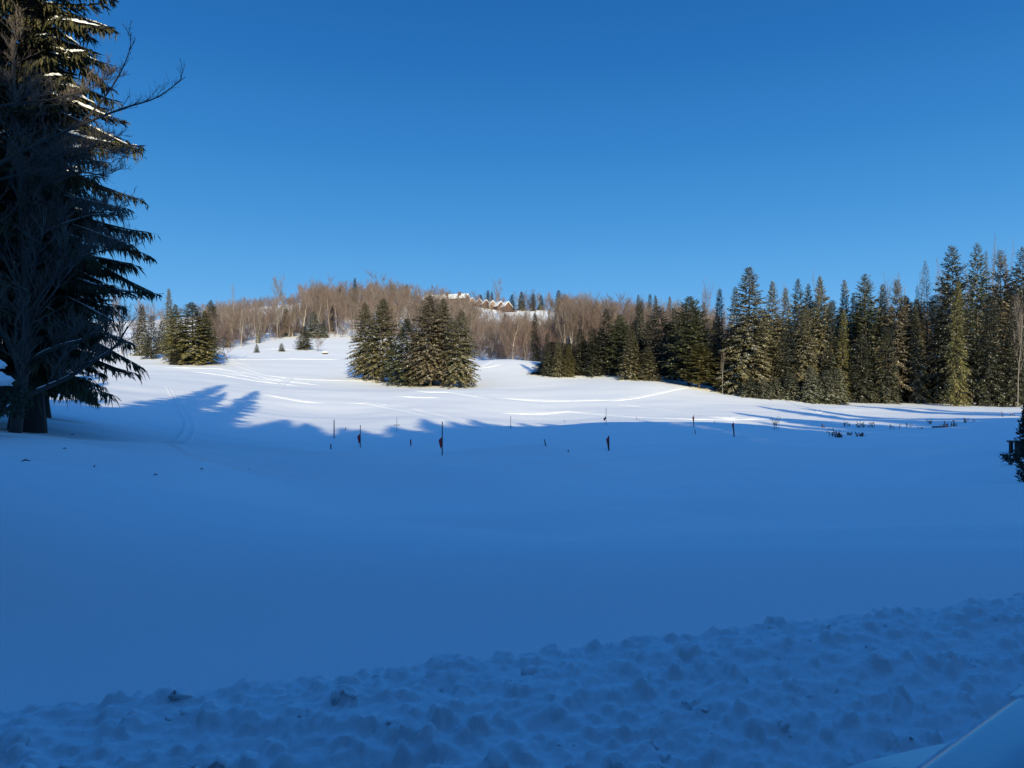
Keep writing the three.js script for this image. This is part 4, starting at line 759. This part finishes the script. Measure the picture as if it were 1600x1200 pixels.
  // headlamps wrap the corners below the bonnet edge
  const flare = (x, v, s) => { const k = Math.pow(clamp((.23 - x) / .25, 0, 1.4), .9), z = .010 - .115 * k * v; return V(x, topY(x) - .012 - .02 * v * k, s ? W - z : z); };
  for (const s of [0, 1]) { part('fender', surf(24, 8, (u, v) => flare(lerp(-.34, .23, u), v, s)), P2, car); part('headlight', surf(12, 6, (u, v) => { const q = flare(lerp(-.30, .045, u), lerp(.35, .98, v * (1 - u * .9)), s); q.y += .003; return q; }), Object.assign(lamp.clone(), { side: THREE.DoubleSide }), car); }
  for (const x of [.38, 3.05]) for (const z of [.1, W - .1]) { const w = part('wheel', new THREE.TorusGeometry(.235, .085, 12, 32).translate(x, .31, z), rubber, car); part('rim', new THREE.CylinderGeometry(.19, .19, .12, 20).rotateX(Math.PI / 2).translate(x, .31, z), rim, w); }
}

// ---------------------------------------------------------------- trees around and behind the viewpoint that shade the foreground
{
  const r = rng(88);
  const shade = conifer('spruce_tree', 501, { shape: full, n: 420, nodes: 8, snow: .05, tone: 'dark', start: .02, H: 18, Rr: 3.2, tw: .42 });
  for (let i = 0; i < 84; i++) {
    const row = i % 2, x = lerp(-40, 96, (i + r() * .5) / 84), z = 24 + row * 5 + r() * 2;
    plant(shade, V(x, land(x, z) - .3, z), (x < 14 ? 24.7 + (r() - .5) * 3.6 : 26.7 + (r() - .5) * 1.0), 3.6 + r() * .8, r() * 6, 'tall dense spruce of the dark row behind the viewpoint', 'spruces in the row behind the viewpoint');
  }
  for (const [x, z, h] of [[40, -22, 17], [47, -26, 19], [54, -18, 20], [62, -34, 20], [52, -8, 18], [60, -3, 19], [70, -20, 21], [44, -10, 17]]) plant(shade, V(x, land(x, z) - .3, z), h, 3, r() * 6, 'tall spruce right of the field, out of the photo', 'spruces right of the field');
  for (const [x, z, h] of [[-26, -14, 18], [-31, -24, 19], [-40, -38, 19], [-45, -50, 17], [-53, -62, 17], [-62, -75, 16], [-70, -88, 16], [-33, -8, 19], [-24, -4, 19]]) plant(shade, V(x, land(x, z) - .3, z), h, 3.4, r() * 6, 'dark spruce along the left edge of the field beyond the huge spruce', 'spruces along the left edge of the field');
}

{ // the house behind the viewpoint whose bulk darkens the foreground
  const h = thing('timber_house', 'tall dark timber house behind the viewpoint, out of the photo', 'house', V(0, 0, 8)); const w = 38, d = 9, hh = 10.8;
  part('wall', mergeGeometries([box(w, hh, d).toNonIndexed(), gable(d, 3.4, w).rotateY(Math.PI / 2).translate(0, hh, 0)].map((g) => { g.deleteAttribute('uv'); return g; })), M.trim, h);
  part('roof', roofShell(d, 3.4, w, .3, .6).rotateY(Math.PI / 2).translate(0, hh + .02, 0), M.bench, h);
  for (const y of [1.2, 4.6, 8.0]) for (let k = 0; k < 9; k++) { if (y < 2 && k === 4) continue; const f = part('window', box(1.5, 1.4, .1, -16.8 + k * 4.2, y, -d / 2 - .03), M.bench, h); part('pane', box(1.3, 1.2, .06, -16.8 + k * 4.2, y + .1, -d / 2 - .09), M.glass, f); }
  part('door', box(1, 2.1, .08, 0, 0, -d / 2 - .03), M.bench, h);
}

renderer.render(scene, camera);
